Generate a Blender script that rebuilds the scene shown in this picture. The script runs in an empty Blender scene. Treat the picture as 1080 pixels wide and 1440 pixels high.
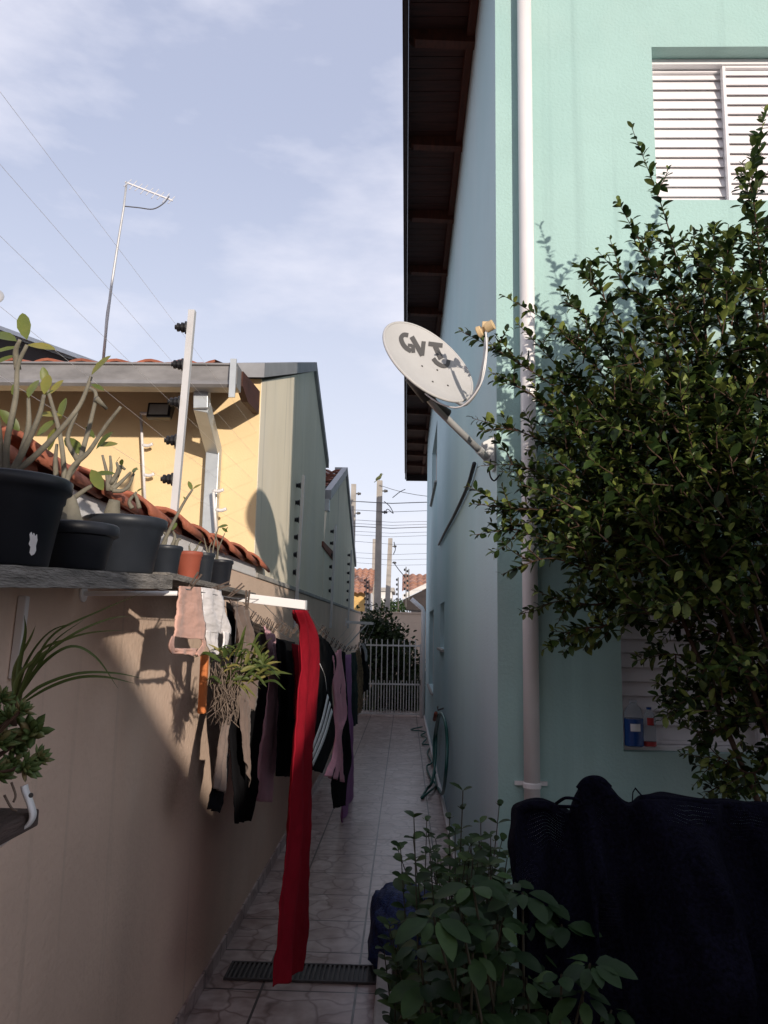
import bpy, math, random
from mathutils import Vector, Matrix, noise
random.seed(7)
S = bpy.context.scene
R = math.radians
# ------------------------------------------------------------------ camera
F, CX, CY = 1090.0, 540.0, 720.0            # focal length and centre in photograph pixels (1080 x 1440)
ROLL = 0.018
EYE = Vector((0, 0, 1.7))
_dx, _dy = 570 - CX, -(885 - CY)            # where the passage vanishes
_ux, _uy = _dx*math.cos(ROLL) - _dy*math.sin(ROLL), _dx*math.sin(ROLL) + _dy*math.cos(ROLL)
PITCH = math.atan2(-_uy, F)
YAW = math.atan2(_ux, math.hypot(F, _uy))
ROT = Matrix.Rotation(YAW, 3, 'Z') @ Matrix.Rotation(math.pi/2 + PITCH, 3, 'X') @ Matrix.Rotation(ROLL, 3, 'Z')
cam_d = bpy.data.cameras.new('camera')
cam = bpy.data.objects.new('camera', cam_d)
S.collection.objects.link(cam)
cam.matrix_world = Matrix.Translation(EYE) @ ROT.to_4x4()
cam_d.sensor_fit = 'VERTICAL'; cam_d.sensor_height = 36; cam_d.lens = F/1440*36
cam_d.clip_start = 0.05; cam_d.clip_end = 2000
S.camera = cam
# ------------------------------------------------------------------ light
SUN = Vector((-0.5, 1.0, -0.233)).normalized()      # the way sunlight travels
S.view_settings.view_transform = 'Standard'; S.view_settings.look = 'None'
S.view_settings.gamma = 1; S.view_settings.exposure = 0.36
w = bpy.data.worlds.new('World'); S.world = w; w.use_nodes = True
nt = w.node_tree; nt.nodes.clear()
def N(t, tree=None): return (tree or nt).nodes.new(t)
out = N('ShaderNodeOutputWorld'); bg = N('ShaderNodeBackground'); sky = N('ShaderNodeTexSky')
sky.sky_type = 'NISHITA'; sky.sun_disc = False
sky.sun_elevation = math.asin(-SUN.z); sky.sun_rotation = math.atan2(-SUN.x, -SUN.y)
sky.dust_density = 1.2; sky.ozone_density = 2.0; sky.air_density = 1.0
bg.inputs['Strength'].default_value = 0.15
tc = N('ShaderNodeTexCoord'); mp = N('ShaderNodeMapping'); mp.inputs['Scale'].default_value = (1.3, 1.3, 3.6)
mp.inputs['Location'].default_value = (0.35, 0.1, 0.2)
nz = N('ShaderNodeTexNoise'); nz.inputs['Scale'].default_value = 2.1; nz.inputs['Detail'].default_value = 7; nz.inputs['Roughness'].default_value = .55
cr = N('ShaderNodeValToRGB'); cr.color_ramp.elements[0].position = .40; cr.color_ramp.elements[1].position = .63
cr.color_ramp.elements[0].color = (.10, .10, .10, 1); cr.color_ramp.elements[1].color = (.85, .85, .85, 1)
mx = N('ShaderNodeMixRGB'); mx.inputs['Color2'].default_value = (4.9, 4.9, 5.5, 1)
lv = N('ShaderNodeMixRGB'); lv.inputs[0].default_value = .72; lv.inputs['Color2'].default_value = (2.85, 3.05, 4.05, 1)
nt.links.new(tc.outputs['Generated'], mp.inputs['Vector']); nt.links.new(mp.outputs['Vector'], nz.inputs['Vector'])
nt.links.new(nz.outputs['Fac'], cr.inputs['Fac']); nt.links.new(cr.outputs['Color'], mx.inputs['Fac'])
nt.links.new(sky.outputs['Color'], lv.inputs['Color1']); hz_ = N('ShaderNodeMixRGB'); hz_.inputs['Color2'].default_value = (4.9, 5.05, 5.6, 1)
sz = N('ShaderNodeSeparateXYZ'); nt.links.new(tc.outputs['Generated'], sz.inputs[0])
mr = N('ShaderNodeMapRange'); mr.inputs['From Min'].default_value = .0; mr.inputs['From Max'].default_value = .62; mr.inputs['To Min'].default_value = .8; mr.inputs['To Max'].default_value = 0; mr.interpolation_type = 'SMOOTHSTEP'
nt.links.new(sz.outputs['Z'], mr.inputs['Value']); nt.links.new(mr.outputs[0], hz_.inputs['Fac']); nt.links.new(lv.outputs['Color'], hz_.inputs['Color1']); nt.links.new(hz_.outputs['Color'], mx.inputs['Color1']); nt.links.new(mx.outputs['Color'], bg.inputs['Color'])
nt.links.new(bg.outputs['Background'], out.inputs['Surface'])
sd = bpy.data.lights.new('sun', 'SUN'); sd.energy = 3.2; sd.angle = R(0.8); sd.color = (1, .89, .76)
so = bpy.data.objects.new('sun', sd); S.collection.objects.link(so)
so.rotation_euler = SUN.to_track_quat('-Z', 'Y').to_euler()
# ------------------------------------------------------------------ rays: a photograph pixel meets a plane of the place
def ray(px, py): return ROT @ Vector((px - CX, CY - py, -F))
def atY(px, py, y): d = ray(px, py); return EYE + d*((y - EYE.y)/d.y)
def atX(px, py, x): d = ray(px, py); return EYE + d*((x - EYE.x)/d.x)
def atZ(px, py, z): d = ray(px, py); return EYE + d*((z - EYE.z)/d.z)
# ------------------------------------------------------------------ materials
MATS = {}
def mat(name, col, rough=.7, var=.12, scale=6, bump=0., bscale=60, metal=0., spec=.4, stretch=None, col2=None, sheen=0):
    m = bpy.data.materials.new(name); m.use_nodes = True; t = m.node_tree
    b = t.nodes['Principled BSDF']; b.inputs['Roughness'].default_value = rough
    b.inputs['Metallic'].default_value = metal; b.inputs['Specular IOR Level'].default_value = spec
    if sheen: b.inputs['Sheen Weight'].default_value = sheen
    c = N('ShaderNodeTexCoord', t); mpn = N('ShaderNodeMapping', t)
    if stretch: mpn.inputs['Scale'].default_value = stretch
    n = N('ShaderNodeTexNoise', t); n.inputs['Scale'].default_value = scale; n.inputs['Detail'].default_value = 6; n.inputs['Roughness'].default_value = .62
    r = N('ShaderNodeValToRGB', t); r.color_ramp.elements[0].position = .3; r.color_ramp.elements[1].position = .7
    c2 = col2 or tuple(min(1, x*(1 + var)) for x in col)
    r.color_ramp.elements[0].color = (*[x*(1 - var) for x in col], 1); r.color_ramp.elements[1].color = (*c2, 1)
    L = t.links.new
    L(c.outputs['Object'], mpn.inputs['Vector']); L(mpn.outputs['Vector'], n.inputs['Vector'])
    L(n.outputs['Fac'], r.inputs['Fac']); L(r.outputs['Color'], b.inputs['Base Color'])
    if bump:
        n2 = N('ShaderNodeTexNoise', t); n2.inputs['Scale'].default_value = bscale; n2.inputs['Detail'].default_value = 5
        bp = N('ShaderNodeBump', t); bp.inputs['Strength'].default_value = bump; bp.inputs['Distance'].default_value = .01
        L(mpn.outputs['Vector'], n2.inputs['Vector']); L(n2.outputs['Fac'], bp.inputs['Height']); L(bp.outputs['Normal'], b.inputs['Normal'])
    MATS[name] = m
    return m
def leafmat(name, c0, c1, c2, rough=.45, trans=.25):
    m = bpy.data.materials.new(name); m.use_nodes = True; t = m.node_tree
    b = t.nodes['Principled BSDF']; b.inputs['Roughness'].default_value = rough; b.inputs['Specular IOR Level'].default_value = .22
    g = N('ShaderNodeNewGeometry', t); r = N('ShaderNodeValToRGB', t)
    r.color_ramp.elements[0].color = (*c0, 1); r.color_ramp.elements[1].color = (*c2, 1)
    e = r.color_ramp.elements.new(.6); e.color = (*c1, 1)
    tr = N('ShaderNodeBsdfTranslucent', t); mxs = N('ShaderNodeMixShader', t); mxs.inputs[0].default_value = trans
    L = t.links.new
    c_ = N('ShaderNodeTexCoord', t); n_ = N('ShaderNodeTexNoise', t); n_.inputs['Scale'].default_value = 55; n_.inputs['Detail'].default_value = 4
    L(c_.outputs['Object'], n_.inputs['Vector'])
    ma = N('ShaderNodeMath', t); ma.operation = 'MULTIPLY_ADD'; ma.inputs[1].default_value = .55; ma.inputs[2].default_value = -.27; L(n_.outputs['Fac'], ma.inputs[0])
    ad = N('ShaderNodeMath', t); ad.operation = 'ADD'; L(g.outputs['Random Per Island'], ad.inputs[0]); L(ma.outputs[0], ad.inputs[1])
    L(ad.outputs[0], r.inputs['Fac']); L(r.outputs['Color'], b.inputs['Base Color']); L(r.outputs['Color'], tr.inputs['Color'])
    L(b.outputs[0], mxs.inputs[1]); L(tr.outputs[0], mxs.inputs[2]); L(mxs.outputs[0], t.nodes['Material Output'].inputs['Surface'])
    MATS[name] = m
    return m
mat('mint', (.36, .535, .51), .8, .06, 1.6, .3, 70)
mat('side_light_tone', (.47, .625, .665), .8, .05, .9, .25, 70)  # mint shifted grey-blue; the side wall's bounced light sits in this colour
mat('beige', (.69, .515, .405), .85, .09, 1.4, .4, 45)
mat('yellow', (.80, .60, .34), .85, .05, 2, .15, 80)
mat('grey_plaster', (.78, .70, .56), .85, .07, 2.2, .2, 70, stretch=(1, 1, .35))
mat('concrete', (.36, .34, .32), .9, .25, 5, .4, 40)
mat('capping_metal', (.30, .30, .31), .5, .15, 4, metal=.3)
mat('gutter_metal', (.27, .26, .26), .5, .25, 5, metal=.4, stretch=(1, 1, 3))
mat('zinc', (.50, .53, .55), .45, .12, 6, metal=.5)
mat('clay', (.31, .10, .058), .8, .35, 9, .3, 50)
mat('clay_dark', (.20, .075, .05), .85, .4, 7, .3, 50)
mat('clay_pale', (.40, .20, .13), .8, .3, 7, .3, 50)
mat('white_paint', (.78, .76, .76), .5, .04, 5)
mat('pvc', (.78, .75, .75), .4, .04, 4)
mat('shutter', (.80, .77, .79), .45, .03, 5)
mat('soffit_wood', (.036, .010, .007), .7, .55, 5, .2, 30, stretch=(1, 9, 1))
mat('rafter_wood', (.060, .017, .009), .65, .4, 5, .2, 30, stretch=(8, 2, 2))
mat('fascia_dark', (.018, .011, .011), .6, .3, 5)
mat('old_wood', (.20, .185, .17), .9, .55, 9, .8, 35, stretch=(4, 1, 8))
mat('dark_wood', (.07, .048, .042), .85, .4, 9, .5, 35, stretch=(4, 1, 8))
mat('peg_wood', (.085, .06, .048), .8, .3, 40)
mat('pot_black', (.013, .015, .021), .42, .25, 8)
mat('pot_grey', (.020, .024, .032), .45, .25, 8)
mat('pot_red', (.30, .075, .045), .6, .15, 8)
mat('soil', (.05, .035, .025), .95, .5, 20, .8, 40)
mat('ground', (.16, .14, .12), .95, .3, .8, .3, 10)
mat('asphalt', (.06, .06, .062), .9, .2, 2, .3, 60)
mat('bark', (.16, .13, .105), .85, .35, 25, .5, 80)
mat('stem_dark', (.045, .042, .026), .8, .3, 25)
mat('bark_red', (.065, .034, .022), .8, .3, 25)
mat('adenium_bark', (.165, .15, .115), .75, .3, 18, .3, 60)
mat('steel_post', (.60, .59, .59), .45, .06, 8, metal=.25)
mat('insulator', (.012, .012, .014), .4, .2, 20)
mat('wire', (.8, .8, .82), .5, .1, 20, metal=.5)
mat('line_grey', (.22, .22, .23), .6, .1, 20)
mat('cable', (.10, .10, .11), .6, .2, 20)
mat('rubber_black', (.015, .014, .015), .5, .3, 10)
mat('hose_green', (.010, .10, .085), .4, .2, 10)
mat('dish_grey', (.47, .46, .455), .55, .06, 5)
mat('letter_grey', (.085, .08, .08), .6, .05, 5)
mat('lnb', (.60, .44, .25), .6, .2, 12)
mat('mast_grey', (.46, .46, .46), .45, .12, 9, metal=.4)
mat('iron_dark', (.10, .095, .09), .6, .3, 9, metal=.3)
mat('gate_white', (.62, .60, .59), .5, .12, 9)
mat('pole_concrete', (.34, .31, .28), .9, .2, 3, .3, 20)
mat('net_black', (.0035, .0035, .0070), .9, .6, 110, .6, 120, spec=.03, col2=(.007, .007, .016))
mat('grate', (.07, .065, .065), .6, .3, 12)
mat('lamp_black', (.012, .012, .012), .4, .1, 9)
mat('lamp_glass', (.25, .25, .23), .12, .1, 9)
mat('yellow_far', (.72, .47, .18), .9, .08, 2)
mat('white_far', (.66, .64, .62), .9, .08, 2)
mat('roots', (.16, .12, .095), .9, .4, 30)
mat('orange_clay', (.55, .17, .05), .75, .12, 10)
mat('bird_green', (.08, .09, .03), .7, .3, 40)
mat('beak', (.05, .045, .04), .5, .1, 20)
mat('label_white', (.7, .7, .7), .6, .1, 20)
mat('label_red', (.35, .03, .03), .6, .1, 20)
mat('bottle_blue', (.01, .05, .20), .15, .1, 9)
for nme, c, sh in [('cloth_pink', (.62, .37, .30), .1), ('cloth_white', (.78, .74, .74), .1), ('cloth_brown', (.20, .15, .13), .1), ('cloth_black', (.0085, .0085, .010), .0),
              ('cloth_umber', (.055, .04, .032), .05), ('cloth_mauve', (.66, .36, .42), .1), ('cloth_red', (.27, .010, .021), .0), ('cloth_rose', (.80, .36, .46), .1),
              ('cloth_grey', (.22, .21, .22), .1), ('cloth_purple', (.40, .16, .39), .1), ('cloth_teal', (.025, .05, .05), .05), ('cloth_stripe', (.85, .84, .86), 0)]:
    mat(nme, c, .92, .14, 7, .45, 26, spec=.05, sheen=sh)
mat('cloth_print', (.10, .05, .03), .85, .2, 30, .2, 30, col2=(.50, .34, .19), spec=.15)
mat('net_blue', (.004, .006, .02), .6, .3, 60, .9, 90, col2=(.03, .06, .20))
leafmat('leaf_bush', (.008, .018, .006), (.038, .068, .015), (.19, .225, .055), .42, .2)
leafmat('leaf_big', (.008, .022, .007), (.017, .040, .012), (.038, .075, .022), .55, .12)
leafmat('leaf_small', (.014, .032, .009), (.028, .056, .016), (.060, .10, .028), .5, .2)
leafmat('leaf_adenium', (.10, .13, .035), (.15, .18, .05), (.26, .23, .06), .4, .25)
leafmat('leaf_strap', (.08, .11, .03), (.115, .15, .045), (.17, .18, .06), .45, .2)
leafmat('leaf_succulent', (.07, .11, .035), (.12, .17, .055), (.20, .15, .07), .4, .12)
leafmat('leaf_orchid', (.05, .08, .022), (.10, .125, .032), (.26, .22, .07), .45, .25)
leafmat('leaf_hedge', (.012, .024, .01), (.025, .04, .014), (.05, .07, .022), .5, .2)
# plaster weathering: dark streaks for the neighbour's grey wall and grime on the beige one
def streaks(name, dark, lo, hi, sx, sz, amount):
    m = MATS[name]; t = m.node_tree; b = t.nodes['Principled BSDF']; L = t.links.new
    src = b.inputs['Base Color'].links[0].from_socket
    g = N('ShaderNodeNewGeometry', t); mpn = N('ShaderNodeMapping', t); mpn.inputs['Scale'].default_value = (sx, sx, sz)
    n = N('ShaderNodeTexNoise', t); n.inputs['Scale'].default_value = 1; n.inputs['Detail'].default_value = 8
    r = N('ShaderNodeValToRGB', t); r.color_ramp.elements[0].position = lo; r.color_ramp.elements[1].position = hi
    r.color_ramp.elements[0].color = (0, 0, 0, 1); r.color_ramp.elements[1].color = (amount,)*3 + (1,)
    x = N('ShaderNodeMixRGB', t); x.inputs['Color2'].default_value = (*dark, 1)
    L(g.outputs['Position'], mpn.inputs['Vector']); L(mpn.outputs['Vector'], n.inputs['Vector']); L(n.outputs['Fac'], r.inputs['Fac'])
    L(r.outputs['Color'], x.inputs['Fac']); L(src, x.inputs['Color1']); L(x.outputs['Color'], b.inputs['Base Color'])
streaks('grey_plaster', (.20, .18, .155), .60, .74, 5.5, .3, .7)
streaks('grey_plaster', (.80, .74, .64), .52, .7, 1.1, .8, .5)
streaks('beige', (.44, .33, .26), .55, .8, 2.2, .5, .5)
streaks('beige', (.30, .25, .2), .63, .78, 14, .35, .4)
streaks('beige', (.74, .60, .5), .58, .66, 1.3, 1.5, .35)
streaks('mint', (.22, .33, .32), .62, .80, 9, .22, .45)
streaks('side_light_tone', (.36, .45, .48), .64, .82, 9, .2, .4)
streaks('mint', (.27, .47, .455), .5, .8, 2.2, .6, .4)
streaks('mint', (.48, .59, .56), .5, .75, .9, .7, .6)
streaks('side_light_tone', (.33, .56, .60), .45, .75, .6, .35, .55)
streaks('yellow', (.62, .42, .2), .6, .85, 2.5, .6, .4)
streaks('pvc', (.55, .5, .49), .58, .8, 6, .7, .5)
# floor tiles: stone-print ceramic, 45 cm
def floor_mat():
    m = bpy.data.materials.new('floor_tile'); m.use_nodes = True; t = m.node_tree; L = t.links.new
    b = t.nodes['Principled BSDF']
    g = N('ShaderNodeNewGeometry', t); sp = N('ShaderNodeSeparateXYZ', t); L(g.outputs['Position'], sp.inputs[0])
    def joint(sock, off, wd):
        a = N('ShaderNodeMath', t); a.operation = 'ADD'; a.inputs[1].default_value = off; L(sock, a.inputs[0])
        d = N('ShaderNodeMath', t); d.operation = 'DIVIDE'; d.inputs[1].default_value = .45; L(a.outputs[0], d.inputs[0])
        f = N('ShaderNodeMath', t); f.operation = 'FRACT'; L(d.outputs[0], f.inputs[0])
        c = N('ShaderNodeMath', t); c.operation = 'COMPARE'; c.inputs[1].default_value = .5; c.inputs[2].default_value = .5 - wd; L(f.outputs[0], c.inputs[0])
        fl = N('ShaderNodeMath', t); fl.operation = 'FLOOR'; L(d.outputs[0], fl.inputs[0])
        return c.outputs[0], fl.outputs[0]
    jx, ix = joint(sp.outputs['X'], 45.21, .013); jy, iy = joint(sp.outputs['Y'], 45.1, .012)
    tile = N('ShaderNodeMath', t); tile.operation = 'MULTIPLY'; L(jx, tile.inputs[0]); L(jy, tile.inputs[1])
    cid = N('ShaderNodeCombineXYZ', t); L(ix, cid.inputs[0]); L(iy, cid.inputs[1])
    wn = N('ShaderNodeTexWhiteNoise', t); L(cid.outputs[0], wn.inputs['Vector'])
    wob = N('ShaderNodeTexNoise', t); wob.inputs['Scale'].default_value = 5; L(g.outputs['Position'], wob.inputs['Vector'])
    va = N('ShaderNodeVectorMath', t); va.operation = 'MULTIPLY_ADD'; va.inputs[1].default_value = (.18, .18, .18)
    L(wob.outputs['Color'], va.inputs[0]); L(g.outputs['Position'], va.inputs[2])
    v = N('ShaderNodeTexVoronoi', t); v.inputs['Scale'].default_value = 5.6; L(va.outputs[0], v.inputs['Vector'])
    ve = N('ShaderNodeTexVoronoi', t); ve.feature = 'DISTANCE_TO_EDGE'; ve.inputs['Scale'].default_value = 5.6; L(va.outputs[0], ve.inputs['Vector'])
    r = N('ShaderNodeValToRGB', t); L(v.outputs['Color'], r.inputs['Fac'])
    r.color_ramp.elements[0].color = (.43, .335, .31, 1); r.color_ramp.elements[1].color = (.62, .54, .52, 1)
    n = N('ShaderNodeTexNoise', t); n.inputs['Scale'].default_value = 11; n.inputs['Detail'].default_value = 8; L(g.outputs['Position'], n.inputs['Vector'])
    rn = N('ShaderNodeValToRGB', t); L(n.outputs['Fac'], rn.inputs['Fac'])
    rn.color_ramp.elements[0].position = .35; rn.color_ramp.elements[0].color = (.5, .4, .37, 1); rn.color_ramp.elements[1].position = .65; rn.color_ramp.elements[1].color = (1, 1, 1, 1)
    m1 = N('ShaderNodeMixRGB', t); m1.blend_type = 'MULTIPLY'; m1.inputs[0].default_value = .65; L(r.outputs[0], m1.inputs[1]); L(rn.outputs[0], m1.inputs[2])
    er = N('ShaderNodeValToRGB', t); L(ve.outputs['Distance'], er.inputs['Fac'])
    er.color_ramp.elements[0].color = (.45, .38, .36, 1); er.color_ramp.elements[1].position = .07; er.color_ramp.elements[1].color = (1, 1, 1, 1)
    m2 = N('ShaderNodeMixRGB', t); m2.blend_type = 'MULTIPLY'; m2.inputs[0].default_value = .8; L(m1.outputs[0], m2.inputs[1]); L(er.outputs[0], m2.inputs[2])
    st = N('ShaderNodeTexNoise', t); st.inputs['Scale'].default_value = 1.7; st.inputs['Detail'].default_value = 6; L(g.outputs['Position'], st.inputs['Vector'])
    sr = N('ShaderNodeValToRGB', t); sr.color_ramp.elements[0].position = .6; sr.color_ramp.elements[0].color = (1, 1, 1, 1); sr.color_ramp.elements[1].position = .75; sr.color_ramp.elements[1].color = (.55, .40, .32, 1)
    L(st.outputs['Fac'], sr.inputs['Fac'])
    m3 = N('ShaderNodeMixRGB', t); m3.blend_type = 'MULTIPLY'; m3.inputs[0].default_value = .8; L(m2.outputs[0], m3.inputs[1]); L(sr.outputs[0], m3.inputs[2])
    m4 = N('ShaderNodeMixRGB', t); m4.inputs[1].default_value = (.06, .05, .048, 1); L(tile.outputs[0], m4.inputs[0]); L(m3.outputs[0], m4.inputs[2])
    L(m4.outputs[0], b.inputs['Base Color'])
    ro = N('ShaderNodeMapRange', t); ro.inputs['To Min'].default_value = .22; ro.inputs['To Max'].default_value = .42; L(n.outputs['Fac'], ro.inputs['Value']); L(ro.outputs[0], b.inputs['Roughness'])
    hh = N('ShaderNodeMath', t); hh.operation = 'ADD'; L(tile.outputs[0], hh.inputs[0])
    w2 = N('ShaderNodeMath', t); w2.operation = 'MULTIPLY'; w2.inputs[1].default_value = .35; L(wn.outputs['Value'], w2.inputs[0]); L(w2.outputs[0], hh.inputs[1])
    h3 = N('ShaderNodeMath', t); h3.operation = 'MULTIPLY_ADD'; h3.inputs[1].default_value = .5; L(n.outputs['Fac'], h3.inputs[0]); L(hh.outputs[0], h3.inputs[2])
    bp = N('ShaderNodeBump', t); bp.inputs['Strength'].default_value = .35; bp.inputs['Distance'].default_value = .003; L(h3.outputs[0], bp.inputs['Height']); L(bp.outputs['Normal'], b.inputs['Normal'])
    MATS['floor_tile'] = m
floor_mat()
def clear_plastic():
    m = bpy.data.materials.new('clear_plastic'); m.use_nodes = True; b = m.node_tree.nodes['Principled BSDF']
    b.inputs['Base Color'].default_value = (.75, .8, .85, 1); b.inputs['Roughness'].default_value = .12; b.inputs['Transmission Weight'].default_value = .85; b.inputs['IOR'].default_value = 1.15
    MATS['clear_plastic'] = m
clear_plastic()
# shade net: woven strips with open gaps
def weave(name, freq, gap):
    m = MATS[name]; t = m.node_tree; L = t.links.new; b = t.nodes['Principled BSDF']
    uv = N('ShaderNodeUVMap', t); sp = N('ShaderNodeSeparateXYZ', t); L(uv.outputs[0], sp.inputs[0])
    outs = []
    for ax, fq in (('X', freq), ('Y', freq*.7)):
        a = N('ShaderNodeMath', t); a.operation = 'MULTIPLY'; a.inputs[1].default_value = fq; L(sp.outputs[ax], a.inputs[0])
        s = N('ShaderNodeMath', t); s.operation = 'SINE'; L(a.outputs[0], s.inputs[0]); outs.append(s.outputs[0])
    mn = N('ShaderNodeMath', t); mn.operation = 'MINIMUM'; L(outs[0], mn.inputs[0]); L(outs[1], mn.inputs[1])
    n = N('ShaderNodeTexNoise', t); n.inputs['Scale'].default_value = 5; L(uv.outputs[0], n.inputs['Vector'])
    ad = N('ShaderNodeMath', t); ad.operation = 'ADD'; L(mn.outputs[0], ad.inputs[0]); L(n.outputs['Fac'], ad.inputs[1])
    gt = N('ShaderNodeMath', t); gt.operation = 'LESS_THAN'; gt.inputs[1].default_value = gap; L(ad.outputs[0], gt.inputs[0])
    L(gt.outputs[0], b.inputs['Alpha'])
weave('net_black', 1500, 1.52)
# ------------------------------------------------------------------ mesh building
def V(*a): return Vector(a)
class MB:
    def __init__(s): s.v = []; s.f = []; s.uv = None
    def add(s, vs, fs):
        o = len(s.v); s.v += [Vector(p) for p in vs]; s.f += [tuple(i + o for i in f) for f in fs]; return o
    def box(s, a, b):
        x0, x1 = sorted((a[0], b[0])); y0, y1 = sorted((a[1], b[1])); z0, z1 = sorted((a[2], b[2]))
        s.add([(x0, y0, z0), (x1, y0, z0), (x1, y1, z0), (x0, y1, z0), (x0, y0, z1), (x1, y0, z1), (x1, y1, z1), (x0, y1, z1)],
              [(0, 3, 2, 1), (4, 5, 6, 7), (0, 1, 5, 4), (1, 2, 6, 5), (2, 3, 7, 6), (3, 0, 4, 7)]); return s
    def prism(s, poly, d):              # poly: list of 3-D points, d: extrusion vector
        n = len(poly); d = Vector(d); a = [Vector(p) for p in poly]
        s.add(a + [p + d for p in a], [tuple(range(n))[::-1], tuple(range(n, 2*n))] + [(i, (i+1) % n, n + (i+1) % n, n + i) for i in range(n)]); return s
    def beam(s, a, b, wd, th, up=(0, 0, 1)):   # rectangular bar
        a, b = Vector(a), Vector(b); d = (b - a).normalized(); sd_ = d.cross(Vector(up)).normalized()*wd/2; u = sd_.cross(d).normalized()*th/2
        s.add([a - sd_ - u, a + sd_ - u, a + sd_ + u, a - sd_ + u, b - sd_ - u, b + sd_ - u, b + sd_ + u, b - sd_ + u],
              [(0, 1, 2, 3), (7, 6, 5, 4), (0, 4, 5, 1), (1, 5, 6, 2), (2, 6, 7, 3), (3, 7, 4, 0)]); return s
    def tube(s, pts, rad, n=8, cap=True):
        pts = [Vector(p) for p in pts]; m = len(pts)
        rads = rad if isinstance(rad, (list, tuple)) else [rad]*m
        t = (pts[1] - pts[0]).normalized(); ref = V(0, 0, 1) if abs(t.z) < .9 else V(1, 0, 0)
        u = t.cross(ref).normalized(); vs = []
        for i, p in enumerate(pts):
            t = (pts[min(i+1, m-1)] - pts[max(i-1, 0)])
            t = t.normalized() if t.length > 1e-9 else V(0, 0, 1)
            u = (u - t*u.dot(t)); u = u.normalized() if u.length > 1e-6 else t.orthogonal().normalized(); w_ = t.cross(u)
            vs += [p + (u*math.cos(2*math.pi*k/n) + w_*math.sin(2*math.pi*k/n))*rads[i] for k in range(n)]
        fs = [(i*n + k, i*n + (k+1) % n, (i+1)*n + (k+1) % n, (i+1)*n + k) for i in range(m-1) for k in range(n)]
        if cap: fs += [tuple(range(n))[::-1], tuple(range((m-1)*n, m*n))]
        s.add(vs, fs); return s
    def lathe(s, c, prof, n=28, axis=(0, 0, 1), cap=True):
        c = Vector(c); a = Vector(axis).normalized(); u = a.orthogonal().normalized(); w_ = a.cross(u); vs = []
        for r_, h in prof: vs += [c + a*h + (u*math.cos(2*math.pi*k/n) + w_*math.sin(2*math.pi*k/n))*r_ for k in range(n)]
        m = len(prof); fs = [(i*n + k, i*n + (k+1) % n, (i+1)*n + (k+1) % n, (i+1)*n + k) for i in range(m-1) for k in range(n)]
        if cap: fs += [tuple(range(n))[::-1], tuple(range((m-1)*n, m*n))]
        s.add(vs, fs); return s
    def leaf(s, b, d, up, ln, wd, fold=.25, curl=.2):
        b = Vector(b); d = Vector(d).normalized(); up = Vector(up); sd_ = d.cross(up)
        sd_ = sd_.normalized() if sd_.length > 1e-6 else d.orthogonal().normalized(); up = sd_.cross(d).normalized()
        def q(t, w_): return b + d*ln*t + sd_*wd*w_*.5 + up*(abs(w_)*fold*wd*.5 - curl*ln*t*t)
        st_ = ((.2, .62), (.45, .98), (.72, .86), (.9, .45)); vs = [q(0, 0)]
        for t_, w_ in st_: vs += [q(t_, -w_), q(t_, 0), q(t_, w_)]
        vs.append(q(1, 0)); fs = [(0, 2, 1), (0, 3, 2), (10, 11, 13), (11, 12, 13)]
        for i_ in (1, 4, 7): fs += [(i_, i_+1, i_+4, i_+3), (i_+1, i_+2, i_+5, i_+4)]
        s.add(vs, fs); return s
    def ribbon(s, pts, wid, up=(0, 0, 1), fold=.3):   # long folded blade
        pts = [Vector(p) for p in pts]; m = len(pts); vs = []; up = Vector(up)
        for i, p in enumerate(pts):
            t = (pts[min(i+1, m-1)] - pts[max(i-1, 0)]).normalized(); sd_ = t.cross(up); sd_ = sd_.normalized() if sd_.length > 1e-6 else t.orthogonal()
            n_ = sd_.cross(t); ww = wid*min(1, .5 + 2.5*i/(m-1))*max(.04, 1 - (i/(m-1))**2.2)
            vs += [p - sd_*ww/2 + n_*ww*fold, p, p + sd_*ww/2 + n_*ww*fold]
        s.add(vs, [(i*3 + k, i*3 + k + 1, i*3 + k + 4, i*3 + k + 3) for i in range(m-1) for k in (0, 1)]); return s
    def build(s, name, m, parent=None, smooth=False, solid=0, bevel=0, label=None, cat=None, group=None, kind=None):
        if parent is not None:
            r_ = parent
            while r_.parent: r_ = r_.parent
            o = r_.location.copy()
        else:
            xs = [p.x for p in s.v]; ys = [p.y for p in s.v]; o = V((min(xs) + max(xs))/2, (min(ys) + max(ys))/2, min(p.z for p in s.v))
        me = bpy.data.meshes.new(name); me.from_pydata([p - o for p in s.v], [], s.f); me.update()
        if s.uv:
            l = me.uv_layers.new(name='UVMap')
            for lp in me.loops: l.data[lp.index].uv = s.uv[lp.vertex_index]
        me.materials.append(MATS[m])
        if smooth:
            for p in me.polygons: p.use_smooth = True
        ob = bpy.data.objects.new(name, me); S.collection.objects.link(ob)
        if parent is not None: ob.parent = parent
        else: ob.location = o
        if bevel:
            md = ob.modifiers.new('bevel', 'BEVEL'); md.width = bevel; md.segments = 2; md.limit_method = 'ANGLE'
        if solid:
            md = ob.modifiers.new('solid', 'SOLIDIFY'); md.thickness = solid; md.offset = 0
        tag(ob, label, cat, group, kind)
        return ob
def tag(o, label=None, cat=None, group=None, kind=None):
    if label: o['label'] = label
    if cat: o['category'] = cat
    if group: o['group'] = group
    if kind: o['kind'] = kind
    return o
def thing(name, label, cat, loc=(0, 0, 0), group=None):
    o = bpy.data.objects.new(name, None); S.collection.objects.link(o); o.location = loc; o.empty_display_size = .1
    return tag(o, label, cat, group)
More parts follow.
